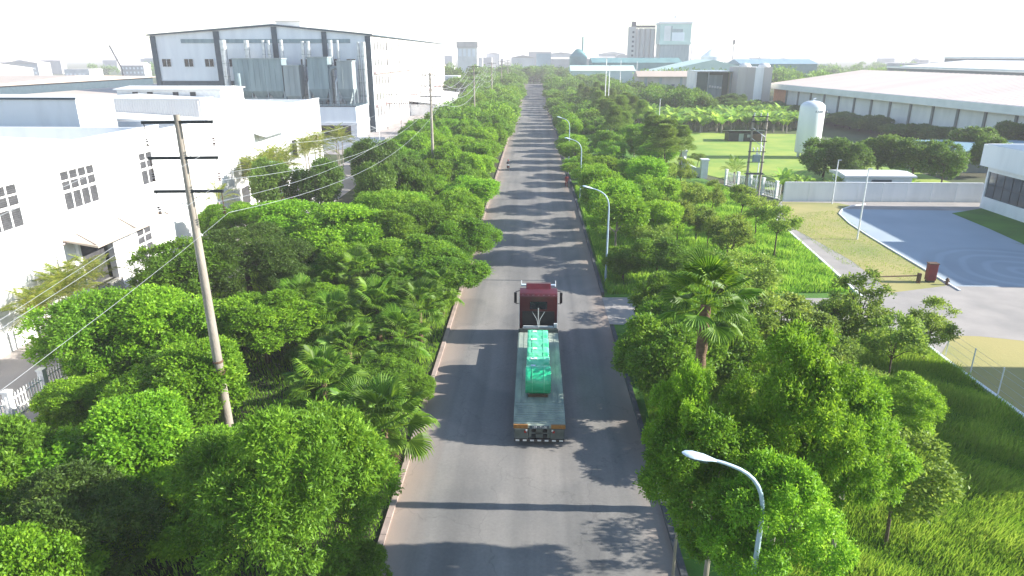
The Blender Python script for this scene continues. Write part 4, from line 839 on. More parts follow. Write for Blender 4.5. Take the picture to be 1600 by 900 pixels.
# ================================================================ PLANTS
def quads_mesh(name, V, m, rnd, mats=None):
    """V: (n,4,3) quads"""
    n = len(V); me = bpy.data.meshes.new(name); me.vertices.add(n*4); me.vertices.foreach_set('co', V.reshape(-1).astype(np.float32))
    me.loops.add(n*4); me.loops.foreach_set('vertex_index', np.arange(n*4, dtype=np.int32)); me.polygons.add(n)
    me.polygons.foreach_set('loop_start', np.arange(n, dtype=np.int32)*4)
    me.update(calc_edges=True)
    a = me.attributes.new('rnd', 'FLOAT', 'FACE'); a.data.foreach_set('value', rnd.astype(np.float32))
    me.materials.append(M[m]); me.validate(); return me
def norm(a): return a/np.maximum(np.linalg.norm(a, axis=-1, keepdims=True), 1e-9)
def leaves(P, D, N, L, W, fold=.12):
    """P base, D axis dir, N approx normal, L length, W width arrays -> quads"""
    S = norm(np.cross(D, N)); N2 = np.cross(S, D); L = L[:, None]; W = W[:, None]
    mid = P+D*L*.45+N2*L*fold
    return np.stack([P, mid+S*W/2, P+D*L, mid-S*W/2], 1)
def crown(name, seed, m, R=1., zs=.75, nb=26, nt=1500, nl=9, L=.16, W=.06, flat=.0, spread=.6, rb=(.26, .42), droop=0., bright=.5, shell=.66, low=-.45, core=.12):
    g = np.random.default_rng(seed); nt, nl = int(nt*.6), int(nl*1.7)
    d = norm(g.normal(size=(nb*4, 3))); d = d[d[:, 2] > low][:nb]; nb = len(d)
    c = d*np.array([1, 1, zs])*R*g.uniform(shell*.8, shell*1.1, (nb, 1)); r = R*g.uniform(*rb, nb)
    c[:nb//6] *= .4
    w = r**2; bi = g.choice(nb, nt, p=w/w.sum())
    out = norm(c[bi]/np.array([1, 1, zs])); dd = norm(g.normal(size=(nt, 3))+out*.9+np.array([0, 0, .45]))
    rr = np.where(g.random(nt) < core, g.uniform(.2, .7, nt), g.uniform(.8, 1.09, nt))
    p = c[bi]+dd*(r[bi]*rr)[:, None]*np.array([1, 1, .85 if not flat else .5])
    # leaves at each twig
    P = np.repeat(p, nl, 0); TD = np.repeat(dd, nl, 0); k = len(P)
    A = norm(TD*spread+g.normal(size=(k, 3))*.75+np.array([0, 0, -droop])); 
    if flat: A[:, 2] *= (1-flat); A = norm(A)
    P = P+g.normal(size=(k, 3))*L*.5
    N = norm(TD*.8+np.array([0, 0, .9])+g.normal(size=(k, 3))*.85)
    V = leaves(P, A, N, L*g.uniform(.7, 1.25, k), W*g.uniform(.8, 1.2, k))
    clump = np.repeat(g.random(nt), nl); top = (P[:, 2]/(R*zs)+1)/2
    q = np.clip(.45*clump+.35*g.random(k)+.35*(np.repeat(g.random(nb)[bi], nl)-.35), 0, 1)
    me = quads_mesh(name, V, m, q); me['c'] = 0
    return me, c, r
def trunk_mesh(seed, h, hc, cs, r0, m='bark', n=6, lean=.15, multi=1):
    rnd = random.Random(seed); mb = MB(); fork = h*.45
    for q in range(multi):
        ox, oy = (0, 0) if multi == 1 else (rnd.uniform(-.25, .25), rnd.uniform(-.25, .25)); tx, ty = rnd.uniform(-lean, lean)+ox*3, rnd.uniform(-lean, lean)+oy*3
        mb.tube([(ox, oy, 0), (ox+tx*.4, oy+ty*.4, fork*.5), (ox+tx, oy+ty, fork)], [r0*1.2, r0, r0*.85], 8)
        for i in rnd.sample(range(len(cs)), min(n, len(cs))):
            c = cs[i]; e = (float(c[0]), float(c[1]), float(c[2])+hc); md = ((e[0]+tx)*.45, (e[1]+ty)*.45, fork+(e[2]-fork)*.55)
            mb.tube([(ox+tx, oy+ty, fork-.1), md, e], [r0*.62, r0*.42, r0*.15], 6)
    return mb.mesh('trunk', m, True)
KIND = {}
def kind(key, seed, R, h, m, tr=.12, bark='bark', multi=1, limbs=6, **kw):
    """tree of height h with crown radius R at crown centre height hc"""
    zs = kw.get('zs', .75); hc = h-R*zs*1.12
    me, c, r = crown('crown', seed, m, R, **kw)
    KIND.setdefault(key, []).append((me, trunk_mesh(seed, h, hc, c, tr, bark, limbs, multi=multi), h, hc, R))
print('trees')
# near kinds (unit sizes in metres)
kind('lance', 11, 3.1, 6.4, 'leaf_mid', nb=60, nt=7000, nl=9, L=.17, W=.05, spread=1.0, zs=.85, rb=(.13, .28), shell=.76, droop=.1, low=-.8)
kind('gloss', 12, 2.7, 5.4, 'leaf_bright', nb=30, nt=5600, nl=8, L=.165, W=.085, zs=.75, rb=(.24, .38), low=-.8)
kind('gloss', 13, 2.7, 5.6, 'leaf_bright', nb=24, nt=5600, nl=8, L=.165, W=.085, zs=.7, rb=(.26, .4), low=-.8)
kind('round', 14, 2.6, 4.8, 'leaf_mid', nb=30, nt=4600, nl=8, L=.15, W=.075, zs=.7, rb=(.26, .38), low=-.8)
kind('dark', 15, 2.8, 5.0, 'leaf_dark', nb=44, nt=5200, nl=8, L=.13, W=.055, zs=.65, rb=(.22, .32), shell=.74, low=-.8)
kind('feather', 16, 3.2, 8.0, 'leaf_feather', nb=70, nt=5200, nl=9, L=.165, W=.055, zs=.75, flat=.55, rb=(.12, .27), shell=.78, bark='bark_pale', low=-.8)
kind('feather', 17, 3.2, 7.4, 'leaf_feather', nb=64, nt=5200, nl=9, L=.165, W=.055, zs=.7, flat=.55, rb=(.12, .28), shell=.78, bark='bark_pale', low=-.8)
kind('street', 18, 2.3, 5.8, 'leaf_mid', nb=26, nt=3400, nl=8, L=.18, W=.075, zs=.85, rb=(.24, .38), tr=.09, low=-.8)
# airy saplings
kind('airy', 21, 1.5, 4.8, 'leaf_airy', nb=20, nt=935, nl=7, L=.16, W=.075, zs=1.05, rb=(.25, .42), tr=.05, core=.35, limbs=9, low=-.8)
kind('airy', 22, 1.5, 4.6, 'leaf_airy', nb=16, nt=807, nl=7, L=.16, W=.075, zs=.9, rb=(.25, .4), tr=.05, core=.35, limbs=9, low=-.8)
kind('airy', 23, 1.6, 5.4, 'leaf_airy', nb=22, nt=1020, nl=7, L=.16, W=.075, zs=1.3, rb=(.22, .36), tr=.055, core=.35, limbs=9, low=-.8)
# middle distance
kind('mid', 31, 2.9, 6.0, 'leaf_mid', nb=24, nt=1900, nl=6, L=.27, W=.13, zs=.75, rb=(.24, .38), low=-.8)
kind('mid', 32, 2.9, 5.6, 'leaf_bright', nb=22, nt=1900, nl=6, L=.27, W=.13, zs=.7, rb=(.26, .4), low=-.8)
kind('mid', 33, 2.9, 6.2, 'leaf_mid', nb=28, nt=1900, nl=6, L=.26, W=.12, zs=.8, rb=(.22, .36), low=-.8)
kind('midf', 34, 3.2, 6.6, 'leaf_feather', nb=24, nt=2000, nl=6, L=.28, W=.11, zs=.65, flat=.55, rb=(.24, .38), bark='bark_pale', low=-.8)
kind('midf', 35, 3.2, 6.2, 'leaf_feather', nb=20, nt=1900, nl=6, L=.28, W=.11, zs=.6, flat=.55, rb=(.26, .42), bark='bark_pale', low=-.8)
kind('wall', 36, 2.7, 5.8, 'leaf_dark', nb=22, nt=2200, nl=6, L=.26, W=.13, zs=.85, rb=(.26, .42), tr=.1, low=-.8)
# far
for s in (41, 42, 43): kind('far', s, 3.6, 7.6, 'leaf_far', nb=18, nt=620, nl=4, L=.55, W=.3, zs=.8, rb=(.28, .42), limbs=3)
for s in (44, 45): kind('farf', s, 3.6, 6.8, 'leaf_mid', nb=18, nt=620, nl=4, L=.55, W=.28, zs=.7, rb=(.28, .42), limbs=3)
# casuarina: tall feathery cone
def casuarina(seed, h=9.5, R=1.9, n=2600):
    g = np.random.default_rng(seed); z = g.uniform(.12, 1, n)**.9; rr = R*(1-z*.75)*np.sqrt(g.uniform(.1, 1, n))*(1+.25*np.sin(z*22+seed)); a = g.uniform(0, 6.283, n)
    P = np.stack([rr*np.cos(a), rr*np.sin(a), h*(.12+.88*z)], 1); P = np.repeat(P, 4, 0); k = len(P)
    A = norm(np.stack([np.cos(np.repeat(a, 4)), np.sin(np.repeat(a, 4)), np.full(k, .4)], 1)+g.normal(size=(k, 3))*.5)
    V = leaves(P, A, norm(g.normal(size=(k, 3))), g.uniform(.3, .55, k), g.uniform(.035, .07, k)); me = quads_mesh('crown', V, 'leaf_casuarina', g.random(k))
    KIND.setdefault('cas', []).append((me, MB().tube([(0, 0, 0), (.1, 0, h*.5), (0, 0, h*.95)], [.13, .08, .02], 6).mesh('trunk', 'bark', True), h, h*.55, R))
casuarina(51); casuarina(52); casuarina(53)
TR = random.Random(77)
def tree(x, y, key, label, h=None, r=None, group=None, name='tree', v=None, cat='tree', z=.04):
    me, tk_, h0, hc, R = (TR.choice(KIND[key]) if v is None else KIND[key][v])
    sz = (h or h0)/h0; sx = (r/R) if r else sz
    if name == 'tree': name = 'feathery_tree' if key in ('feather', 'midf', 'farf') else 'broadleaf_tree'
    t = thing(name, (x, y, z), label, cat, group, TR.uniform(0, 6.28)); t.scale = (sx, sx, sz)
    link('trunk', tk_, t); link('crown', me, t, (0, 0, hc)); return t
PALMQ = []
def ptree(px, py, hc, rpx, key, label, name='tree', v=None, group=None, h=None):
    """crown centre seen at pixel (px,py) at height hc, crown radius rpx pixels"""
    X, Y = at(px, py, hc); r = rpx/F*depth(X, Y, hc); me, tk_, h0, hc0, R = KIND[key][v or 0]
    return tree(X, Y, key, label, h or hc*h0/hc0, r, group, name, v)
# ---- left foreground
G1 = 'broad crowned trees of the left foreground'
for a in [
    (455, 770, 4.2, 138, 'lance', 'big bushy tree with pointed whorled leaves beside the road, lower left foreground'),
    (95, 835, 2.9, 120, 'dark', 'dark dull green dense crown in the lower left corner'),
    (-20, 745, 3.0, 90, 'round', 'light green crown cut by the left edge, above the dark one'),
    (30, 935, 3.0, 90, 'gloss', 'bright green crown barely showing at the bottom left corner'),
    (185, 700, 3.0, 105, 'gloss', 'glossy mid green round crown right of the picket fence'),
    (285, 600, 3.0, 92, 'gloss', 'bushy crown left of the foreground pole foot'),
    (150, 520, 3.1, 82, 'round', 'wide crown above the picket fence, nearest the factory'),
    (255, 505, 3.3, 88, 'gloss', 'leafy crown left of the pole at its middle height'),
    (412, 505, 2.8, 72, 'gloss', 'vivid green round crown just right of the pole'),
    (290, 425, 3.2, 70, 'round', 'crown below the louvred factory corner'),
    (385, 402, 3.4, 85, 'dark', 'greyish green fine leaved crown right of the pole'),
    (455, 352, 3.2, 66, 'gloss', 'bright crown at the far side of the greyish one, left part'),
    (535, 362, 3.3, 72, 'gloss', 'broad bright crown in the middle of the left belt'),
    (600, 335, 3.4, 52, 'round', 'rounded crown between the belt middle and the second pole'),
    (360, 345, 2.8, 42, 'gloss', 'small bright crown beside the shaded service road'),
    (640, 400, 3.0, 60, 'street', 'crown above the clump of fan palms, away from the road'),
    (700, 425, 2.6, 56, 'street', 'crown by the left kerb just above the fan palms'),
    (725, 370, 2.9, 46, 'street', 'second kerbside crown above the fan palms'),
    (660, 352, 3.1, 50, 'round', 'rounded crown in front of the second pole foot'),
    (20, 640, 1.6, 40, 'round', 'low crown at the left edge under the picket fence')]:
    px, py, hc, rp, k, lab = a
    if py == 640: continue
    ptree(px, py, hc, rp*1.17, k, lab, v=TR.randrange(len(KIND[k])))
G2 = 'shrubs by the left kerb'
for px, py, hc, rp, lab in [(610, 592, 1.1, 58, 'light green low shrub between the fan palms and the kerb'), (540, 600, .9, 50, 'low shrub in the shade beside the front fan palms'), (655, 610, .9, 34, 'small shrub pressed against the left kerb'), (560, 900, 1.2, 55, 'low shrub at the bottom beside the left kerb'), (490, 560, .9, 46, 'dark low shrub between the two palm clumps')]:
    ptree(px, py, hc, rp, 'round', lab, name='shrub', v=0, h=hc*1.9)
DARKGAP = [(-15, 30, 3.2), (-17, 24, 2.5), (-12.5, 34.5, 2.2)]
n = 0
while n < 46:
    X, Y = TR.uniform(-24.5, -8.5), TR.uniform(17, 64)
    if any((X-a)**2+(Y-b)**2 < c*c for a, b, c in DARKGAP) or (X > -11 and Y < 31): continue
    n += 1; tree(X, Y, TR.choice(['round', 'gloss', 'dark']), 'low leafy bush filling a gap between the crowns of the left foreground', TR.uniform(2.6, 3.8), TR.uniform(1.9, 2.6), 'bushes between the left foreground crowns', 'bush', cat='bush')
for i, (px, py, hh, nf, sc, lab) in enumerate([(470, 470, 2.2, 22, .95, 'shaded fan palm at the far left of the upper clump'), (690, 450, 2.0, 22, .9, 'small fan palm by the kerb just under the kerbside trees'), (545, 545, 1.8, 22, .95, 'low fan palm between the two palm clumps'), (625, 525, 1.8, 24, 1.0, 'low fan palm at the lower edge of the upper clump')]):
    PALMQ.append((px, py, hh, nf, sc, lab))
for x, y, h, r_, k, lab in [(-7.4, 27.2, 1.9, 1.5, 'round', 'kerb shrub beside the nearest fan palm'), (-8.2, 36.2, 2.0, 1.7, 'round', 'kerb shrub below the upper palm clump'), (-7.2, 33.0, 1.5, 1.3, 'gloss', 'small bright kerb shrub across from the trailer tail'), (-7.3, 45.5, 2.6, 1.9, 'gloss', 'kerb shrub left of the red cab'), (-7.1, 49.5, 3.2, 2.1, 'street', 'bushy kerb tree left of the cab, before the kerbside row'), (-7.3, 54.5, 3.8, 2.4, 'street', 'taller bushy kerb tree starting the kerbside row'), (-10.5, 51, 4.2, 2.6, 'street', 'bushy tree behind the kerb trees left of the cab'), (-10.8, 45.5, 3.0, 2.2, 'round', 'rounded bush behind the upper palm clump'), (-14.5, 44, 3.2, 2.4, 'gloss', 'bright bush left of the upper palm clump'), (-14.0, 50, 4.2, 2.7, 'gloss', 'bright tree beyond the upper palm clump'), (-11.5, 28.8, 2.0, 1.8, 'round', 'bush filling the hollow behind the big foreground tree'), (-10.6, 32.4, 1.8, 1.7, 'round', 'bush between the two palm clumps')]:
    tree(x, y, k, lab, h, r_, None, 'shrub' if h < 3.1 else 'tree')
# service road side trees
for px, py, hc, rp, lab in [(432, 290, 4.0, 42, 'dark clipped tree by the slim service road lamp'), (498, 290, 4.0, 38, 'second clipped tree on the service road'), (590, 255, 4.3, 42, 'dark crown where the service road meets the belt'), (590, 300, 4.2, 38, 'dark crown below the lit service road'), (640, 290, 4.0, 42, 'leafy crown left of the second pole'), (560, 238, 3.0, 24, 'small round dark tree near the grey boundary wall')]:
    ptree(px, py, hc, rp, 'wall' if rp > 30 else 'mid', lab, v=0)
# ---- belt on the left, Y 62..
ORD = 'first second third fourth fifth sixth seventh eighth ninth tenth eleventh twelfth thirteenth fourteenth fifteenth sixteenth seventeenth eighteenth nineteenth twentieth twenty-first twenty-second'.split()
def belt(xs, y0, y1, step, keys, label, group, jit=1.2, hh=(5., 7.), rr=(2.6, 3.4), skip=None, grow=1.0, rows=None):
    y = y0; n = 0; cn = {}
    while y < y1:
        for x in xs:
            X = x+TR.uniform(-jit, jit); Y = y+TR.uniform(-jit, jit)
            if skip and skip(X, Y): continue
            lab = label
            if rows:
                cn[x] = cn.get(x, 0)+1; lab = rows[xs.index(x)]+' tree of the '+label+', '+ORD[cn[x]-1]+' from the near end'
            tree(X, Y, TR.choice(keys), lab, TR.uniform(*hh)*(.62 if 0 < X < 16 and (94 < Y < 110 or 128 < Y < 138 or 196 < Y < 214) else 1), TR.uniform(*rr)*grow, group); n += 1
        y += step
    return n
n1 = belt([-7.7, -12.6, -17.6, -22.2], 70, 150, 5.6, ['mid', 'mid', 'midf'], 'left belt before the third pole', 'trees of the left belt, nearer stretch', hh=(4.6, 6.6), rr=(2.6, 3.3), skip=lambda x, y: y < 93 and x < -15.5, rows=['kerbside row', 'second row', 'third row', 'outermost row'])
n2 = belt([-8.0, -14.0, -20.5], 152, 300, 7.6, ['far', 'farf'], 'left belt past the third pole', 'trees of the left belt, middle stretch', hh=(5.2, 7.4), rr=(3.3, 4.2), rows=['kerbside row', 'middle row', 'outer row'])
n3 = belt([-9.5, -17, -25, -33], 304, 450, 12, ['far'], 'tree of the left belt toward the end of the road', 'trees of the left belt, far stretch', hh=(6.5, 9.5), rr=(4.4, 5.6), jit=2)
# kerbside row on left (Y 52..70)
for x, y, lab in [(-7.5, 60, 'kerbside tree left of the road, nearest to the red cab'), (-7.6, 66.5, 'kerbside tree left of the road, second past the cab'), (-12.6, 64, 'tree behind the second kerbside tree past the cab'), (-12.2, 57.5, 'tree behind the kerbside tree nearest the cab')]:
    tree(x, y, 'street', lab, TR.uniform(4.6, 5.4), 2.9)
# ---- right foreground
for a in [
    (1120, 745, 5.6, 118, 'feather', 'bushy light green tree by the near right kerb, behind the lamp head'),
    (1235, 655, 6.9, 108, 'feather', 'broad feathery crown behind the foreground lamp'),
    (1330, 705, 5.6, 92, 'feather', 'feathery light green crown to the right of the foreground lamp'),
    (1215, 840, 5.2, 112, 'feather', 'leafy crown low behind the foreground lamp post'),
    (1070, 700, 6.2, 66, 'feather', 'light green crown bulging over the near right kerb'),
    (1400, 640, 3.4, 66, 'feather', 'thin feathery crown at the edge of the shaded grass')]:
    ptree(*a[:5], a[5], v=TR.randrange(len(KIND[a[4]])))
tree(6.7, 31.4, 'street', 'dense tree leaning over the right kerb opposite the trailer', 5.8, 2.7)
tree(9.6, 33.6, 'street', 'dense tree behind the one leaning over the right kerb', 5.6, 2.6)
tree(8.7, 37.2, 'street', 'rounded tree left of the tall palm, just before the driveway', 5.6, 2.4)
tree(8.0, 28.6, 'street', 'dark low tree at the right kerb below the tall palm', 2.6, 1.9)
tree(12.6, 36.8, 'airy', 'thin trunked tree right of the tall palm by the driveway', 5.6, 2.2, v=0)
tree(7.6, 54.5, 'round', 'low light green tree past the driveway at the second lamp', 3.0, 2.0)
tree(10.2, 53.4, 'street', 'light green spreading tree past the driveway on the verge', 4.2, 2.6)
# saplings: base pixels
SG = 'young thin trunked trees on the right hand verge'
for px, py, h, r, lab in [
    (1032, 377, 4.7, 1.5, 'sapling first in line along the grass past the second lamp'), (1057, 388, 4.7, 1.5, 'sapling with a leaning trunk, second along the grass'), (1087, 383, 4.3, 1.5, 'sapling third along the grass, left of a gap'), (1104, 386, 4.0, 1.3, 'slim sapling close beside the third one'),
    (1133, 414, 5.0, 1.7, 'sapling with dark clear trunk in the middle of the grass'), (1209, 404, 5.1, 1.8, 'lone sapling nearest the white kerb and dry lawn'), (1180, 370, 4.6, 1.6, 'sapling before the lattice mast'), (1155, 352, 4.6, 1.6, 'sapling left of the lattice mast foot'),
    (1158, 503, 5.4, 2.1, 'sapling with crooked trunk standing right before the driveway'), (1208, 577, 4.8, 1.9, 'sapling just this side of the driveway, right of the palm'), (1250, 600, 4.4, 1.7, 'sapling with leaning trunk right of the previous crowns'), (1330, 560, 6.0, 1.9, 'tall conical sapling before the dry grass, this side of the driveway'),
    (1440, 570, 4.6, 1.5, 'round headed sapling just below the red sign'), (1385, 610, 4.4, 1.6, 'sapling between the conical and the round headed ones'), (1290, 560, 4.4, 1.7, 'sapling left of the tall conical one'), (1383, 855, 5.2, 1.7, 'lone sapling with bare black trunk in the lit grass, bottom right'),
    (1300, 640, 4.2, 1.7, 'sapling rising from the feathery crowns near the grass'), (1360, 690, 3.8, 1.5, 'sapling at the edge of the shaded tall grass'), (1100, 470, 4.0, 1.7, 'sapling behind the tall palm, past the driveway'), (1075, 345, 4.8, 1.7, 'far sapling below the gate piers'), (1110, 340, 4.6, 1.6, 'far sapling right below the gate piers'), (1000, 400, 4.6, 1.6, 'sapling beside the second lamp post')]:
    X, Y = at(px, py); tree(X, Y, 'airy', lab, h*1.04, r*1.12, SG, 'sapling')
for i, (x, y, h, k, lab) in enumerate([(12.5, 41.8, 4.6, 'airy', 'sapling at the near edge of the driveway behind the palm'), (14.6, 32.5, 4.2, 'airy', 'sapling in the thicket above the feathery crowns'), (11.8, 29.6, 3.2, 'street', 'leafy low tree above the feathery crowns, right of the palm trunk'), (10.6, 57.5, 4.6, 'airy', 'sapling close behind the second lamp'), (17.2, 57, 4.8, 'airy', 'sapling in the bright grass right of the palm crown'), (12.2, 63, 5.2, 'midf', 'feathery tree behind the kerbside row, nearest the grass'), (12.8, 69, 5.2, 'midf', 'feathery tree behind the kerbside row, by the thin saplings'), (17, 90, 5, 'airy', 'far sapling near the gate railing'), (20.5, 95, 5, 'airy', 'far sapling left of the gate railing')]):
    tree(x, y, k, lab, h, {'airy': 1.9}.get(k, 2.4), None, 'sapling' if k == 'airy' else 'tree')
for x, y, k, h, r_, lab in [(8.6, 40.8, 'street', 5.2, 2.5, 'bushy tree at the near corner of the driveway mouth'), (11.2, 41.6, 'street', 4.6, 2.5, 'bushy tree hiding the mouth of the driveway'), (11.4, 27.6, 'airy', 4.2, 2.1, 'sapling right of the tall palm trunk')]: tree(x, y, k, lab, h, r_, None, 'sapling' if k == 'airy' else 'tree')
# right kerbside rows
for x, y, lab in [(7.6, 60.5, 'kerbside tree on the right just past the second lamp'), (7.7, 67, 'kerbside tree on the right, second past the lamp'), (7.5, 74, 'kerbside tree on the right, third past the lamp'), (7.4, 81.5, 'kerbside tree on the right, fourth past the lamp'), (13.2, 75, 'tree in the second row right of the road, near the saplings'), (13.6, 84, 'tree in the second row right of the road, beyond the saplings')]:
    tree(x, y, 'midf', lab, TR.uniform(5.8, 6.6), 2.9)
n4 = belt([7.4, 13.2, 18.6], 91, 150, 7.6, ['midf', 'midf', 'mid'], 'right belt beside the bright lawn', 'trees of the right belt, nearer stretch', hh=(4.9, 6.2), rr=(2.8, 3.3), jit=.8, skip=lambda x, y: (y < 102 and x > 18), rows=['kerbside row', 'middle row', 'outer row'])
n5 = belt([7.9, 14.0], 153, 300, 9.6, ['farf', 'far'], 'right belt past the bright lawn', 'trees of the right belt, middle stretch', hh=(4.6, 6.2), rr=(3.3, 3.9), jit=.8, rows=['kerbside row', 'outer row'])
n6 = belt([10, 18, 27, 36], 304, 452, 12, ['far'], 'tree of the right belt toward the end of the road', 'trees of the right belt, far stretch', hh=(6.0, 8.6), rr=(4.2, 5.4), jit=2)
for i in range(26):
    tree(TR.uniform(15.5, 25), TR.uniform(104, 250), 'cas', 'dull green feathery conifer right of the right belt', TR.uniform(4.4, 6.0), TR.uniform(2.2, 3.0), 'feathery conifers right of the right belt', 'conifer')
for i in range(34):
    tree(TR.uniform(30, 52), TR.uniform(205, 300), TR.choice(['far', 'farf']), 'bushy tree between the banana plants and the long pale shed', TR.uniform(5.5, 8.5), TR.uniform(3.4, 4.6), 'bushy trees before the long pale shed')
for i in range(12):
    tree(38+i*2.8+TR.uniform(-.6, .6), 293+TR.uniform(-2, 2), 'far', 'low round bush along the front of the long pale shed', TR.uniform(4.2, 5.6), 2.9, 'bushes along the long pale shed', 'bush', cat='bush')
# trees across the road end, far woods
for i in range(22): tree(-34+i*3.4+TR.uniform(-1, 1), 472+TR.uniform(0, 14), 'far', 'tree in the wood closing the end of the road', TR.uniform(8, 11), TR.uniform(3.6, 5), 'trees closing the end of the road')
for i, (x, y, h, r) in enumerate([(84, 170+0, 9, 3), (-38, 345, 13, 5.5), (-46, 350, 14, 5.5), (-30, 352, 13, 5), (-55, 356, 14, 6), (-62, 366, 13, 6)]):
    if i == 0: continue
    tree(x, y, 'far', 'tall tree in the grove right behind the big factory', h, r, 'tall trees behind the big factory')
# four round trees behind the white wall plus the corner group
for i, (px, py, rp) in enumerate([(1290, 245, 44), (1330, 250, 32), (1376, 238, 40), (1432, 245, 42), (1478, 252, 32), (1520, 222, 36), (1585, 214, 34), (1550, 240, 30)]):
    ptree(px, py, 3.6, rp, 'wall', 'dark leafy tree behind the boundary wall, '+['nearest the white tank', 'second from the tank', 'over the white roofed shed', 'right of the shed', 'fifth from the tank', 'left neighbour of the office corner', 'above the office roof at the right edge', 'tucked in behind the office corner'][i], v=0)
# hedge bank below the warehouse
for i in range(26):
    y = 128+i*4.3; x = wxx(y)-5.5+TR.uniform(-1.5, 1)
    tree(x, y, 'wall', 'dark bush in the bank along the foot of the huge warehouse', TR.uniform(3.0, 4.4), TR.uniform(3, 3.8), 'dark bushes along the warehouse foot', 'bush', cat='bush')
for i in range(7): tree(60+TR.uniform(-2, 6), 205+i*4, 'wall', 'dark tall bush in the shade left of the warehouse end', TR.uniform(5, 7), 3.6, 'dark bushes left of the warehouse end', 'bush', cat='bush')
# far woods: masses nobody could count
def woods(name, label, rects, n, seed, h=(6, 11)):
    g = np.random.default_rng(seed); Vs = []
    me0, c, r = crown('t', seed, 'leaf_far', 4.5, nb=12, nt=150, nl=3, L=1.2, W=.7, zs=.8, rb=(.3, .45))
    base = np.empty(len(me0.vertices)*3, np.float32); me0.vertices.foreach_get('co', base); base = base.reshape(-1, 4, 3)
    rn = []
    for (x0, y0, x1, y1, m_) in rects:
        for i in range(m_):
            s = g.uniform(.8, 1.5); hh = g.uniform(*h); a = g.uniform(0, 6.28); ca, sa = math.cos(a), math.sin(a)
            b = base*s; b = np.stack([b[..., 0]*ca-b[..., 1]*sa, b[..., 0]*sa+b[..., 1]*ca, b[..., 2]+hh-3.6*s], -1)
            b += np.array([g.uniform(x0, x1), g.uniform(y0, y1), 0]); Vs.append(b); rn.append(g.random(len(b)))
    me = quads_mesh(name, np.concatenate(Vs), 'leaf_far', np.concatenate(rn)); o = link(name, me); tag(o, label, 'woodland', kind='stuff')
woods('distant_wood', 'far hazy wood in a band beneath the skyline', [(60, 345, 130, 385, 50), (130, 380, 330, 470, 90), (-110, 480, 20, 560, 50), (0, 500, 160, 600, 60), (140, 520, 520, 640, 100), (-420, 620, -60, 900, 60), (100, 640, 900, 900, 110), (105, 250, 150, 330, 30), (52, 310, 62, 340, 8)], 0, 61)
# ---- palms
def fan_frond(seed, m='leaf_palm', L=1.0, nseg=20, spread=2.5, pet=1.1):
    """one fan leaf: petiole along +X, blade folded segments with drooping tips"""
    g = np.random.default_rng(seed); Q = []; rn = []
    for i in range(nseg):
        a = -spread/2+spread*i/(nseg-1); l = L*(1-.18*abs(a)/1.25)*g.uniform(.92, 1.05); w = .085*L
        d = np.array([math.cos(a), math.sin(a), 0]); s = np.array([-math.sin(a), math.cos(a), 0]); up = np.array([0, 0, 1.])
        base = np.array([pet, 0, 0]); cup = abs(a)*.10
        p1 = base+d*l*.55+up*(cup*l*.6); p2 = base+d*l*.85+up*(cup*l*.5-.10*l); p3 = base+d*l*.98+up*(-.34*l*g.uniform(.7, 1.3))
        for sg in (-1, 1):
            e1 = p1+s*w*.5*sg-up*.035*L; e2 = p2+s*w*.36*sg-up*.03*L
            Q.append([base, p1, e1, base+d*.02]); Q.append([p1, p2, e2, e1]); Q.append([p2, p3, p3+s*.002, e2]); v = g.random(); rn += [v, v, min(1, v+.25)]
    for s_ in (np.array([0, .025, 0]), np.array([0, 0, .025])): Q.append([np.array([0, 0, 0])-s_, np.array([pet, 0, 0])-s_*.5, np.array([pet, 0, 0])+s_*.5, s_]); rn.append(.9)
    return quads_mesh('frond', np.array(Q), m, np.array(rn))
FF = [fan_frond(s) for s in (1, 2, 3)]; FD = [fan_frond(9, 'dry_leaf', .9)]
def pinnate(seed, m, L=2.2, n=24, w=.5, wid=.05, pet=.3, droop=.55):
    g = np.random.default_rng(seed); Q = []; rn = []; prev = None
    for i in range(n+1):
        u = i/n; p = np.array([pet+L*u*(1-.18*u), 0, .25*L*math.sin(u*1.6)-droop*L*u*u])
        if prev is not None:
            sd = np.array([0, .018, 0]); Q.append([prev-sd, p-sd, p+sd, prev+sd]); rn.append(.9)
            for sg in (-1, 1):
                ll = w*math.sin(.25+u*2.6)*g.uniform(.85, 1.1); d = norm(np.array([.55, sg, -.25+g.uniform(-.15, .15)])); t_ = norm(np.array([1., 0, .0])); v = g.random()
                mid = p+d*ll*.5; tip = p+d*ll+np.array([0, 0, -.25*ll]); Q.append([p, mid+t_*wid/2, tip, mid-t_*wid/2]); rn.append(v)
        prev = p
    return quads_mesh('frond', np.array(Q), m, np.array(rn))
AR = [pinnate(s, 'leaf_areca') for s in (1, 2, 3)]; DP = [pinnate(s, 'leaf_palm', 2.6, 30, .55, .045, .3, .35) for s in (4, 5)]
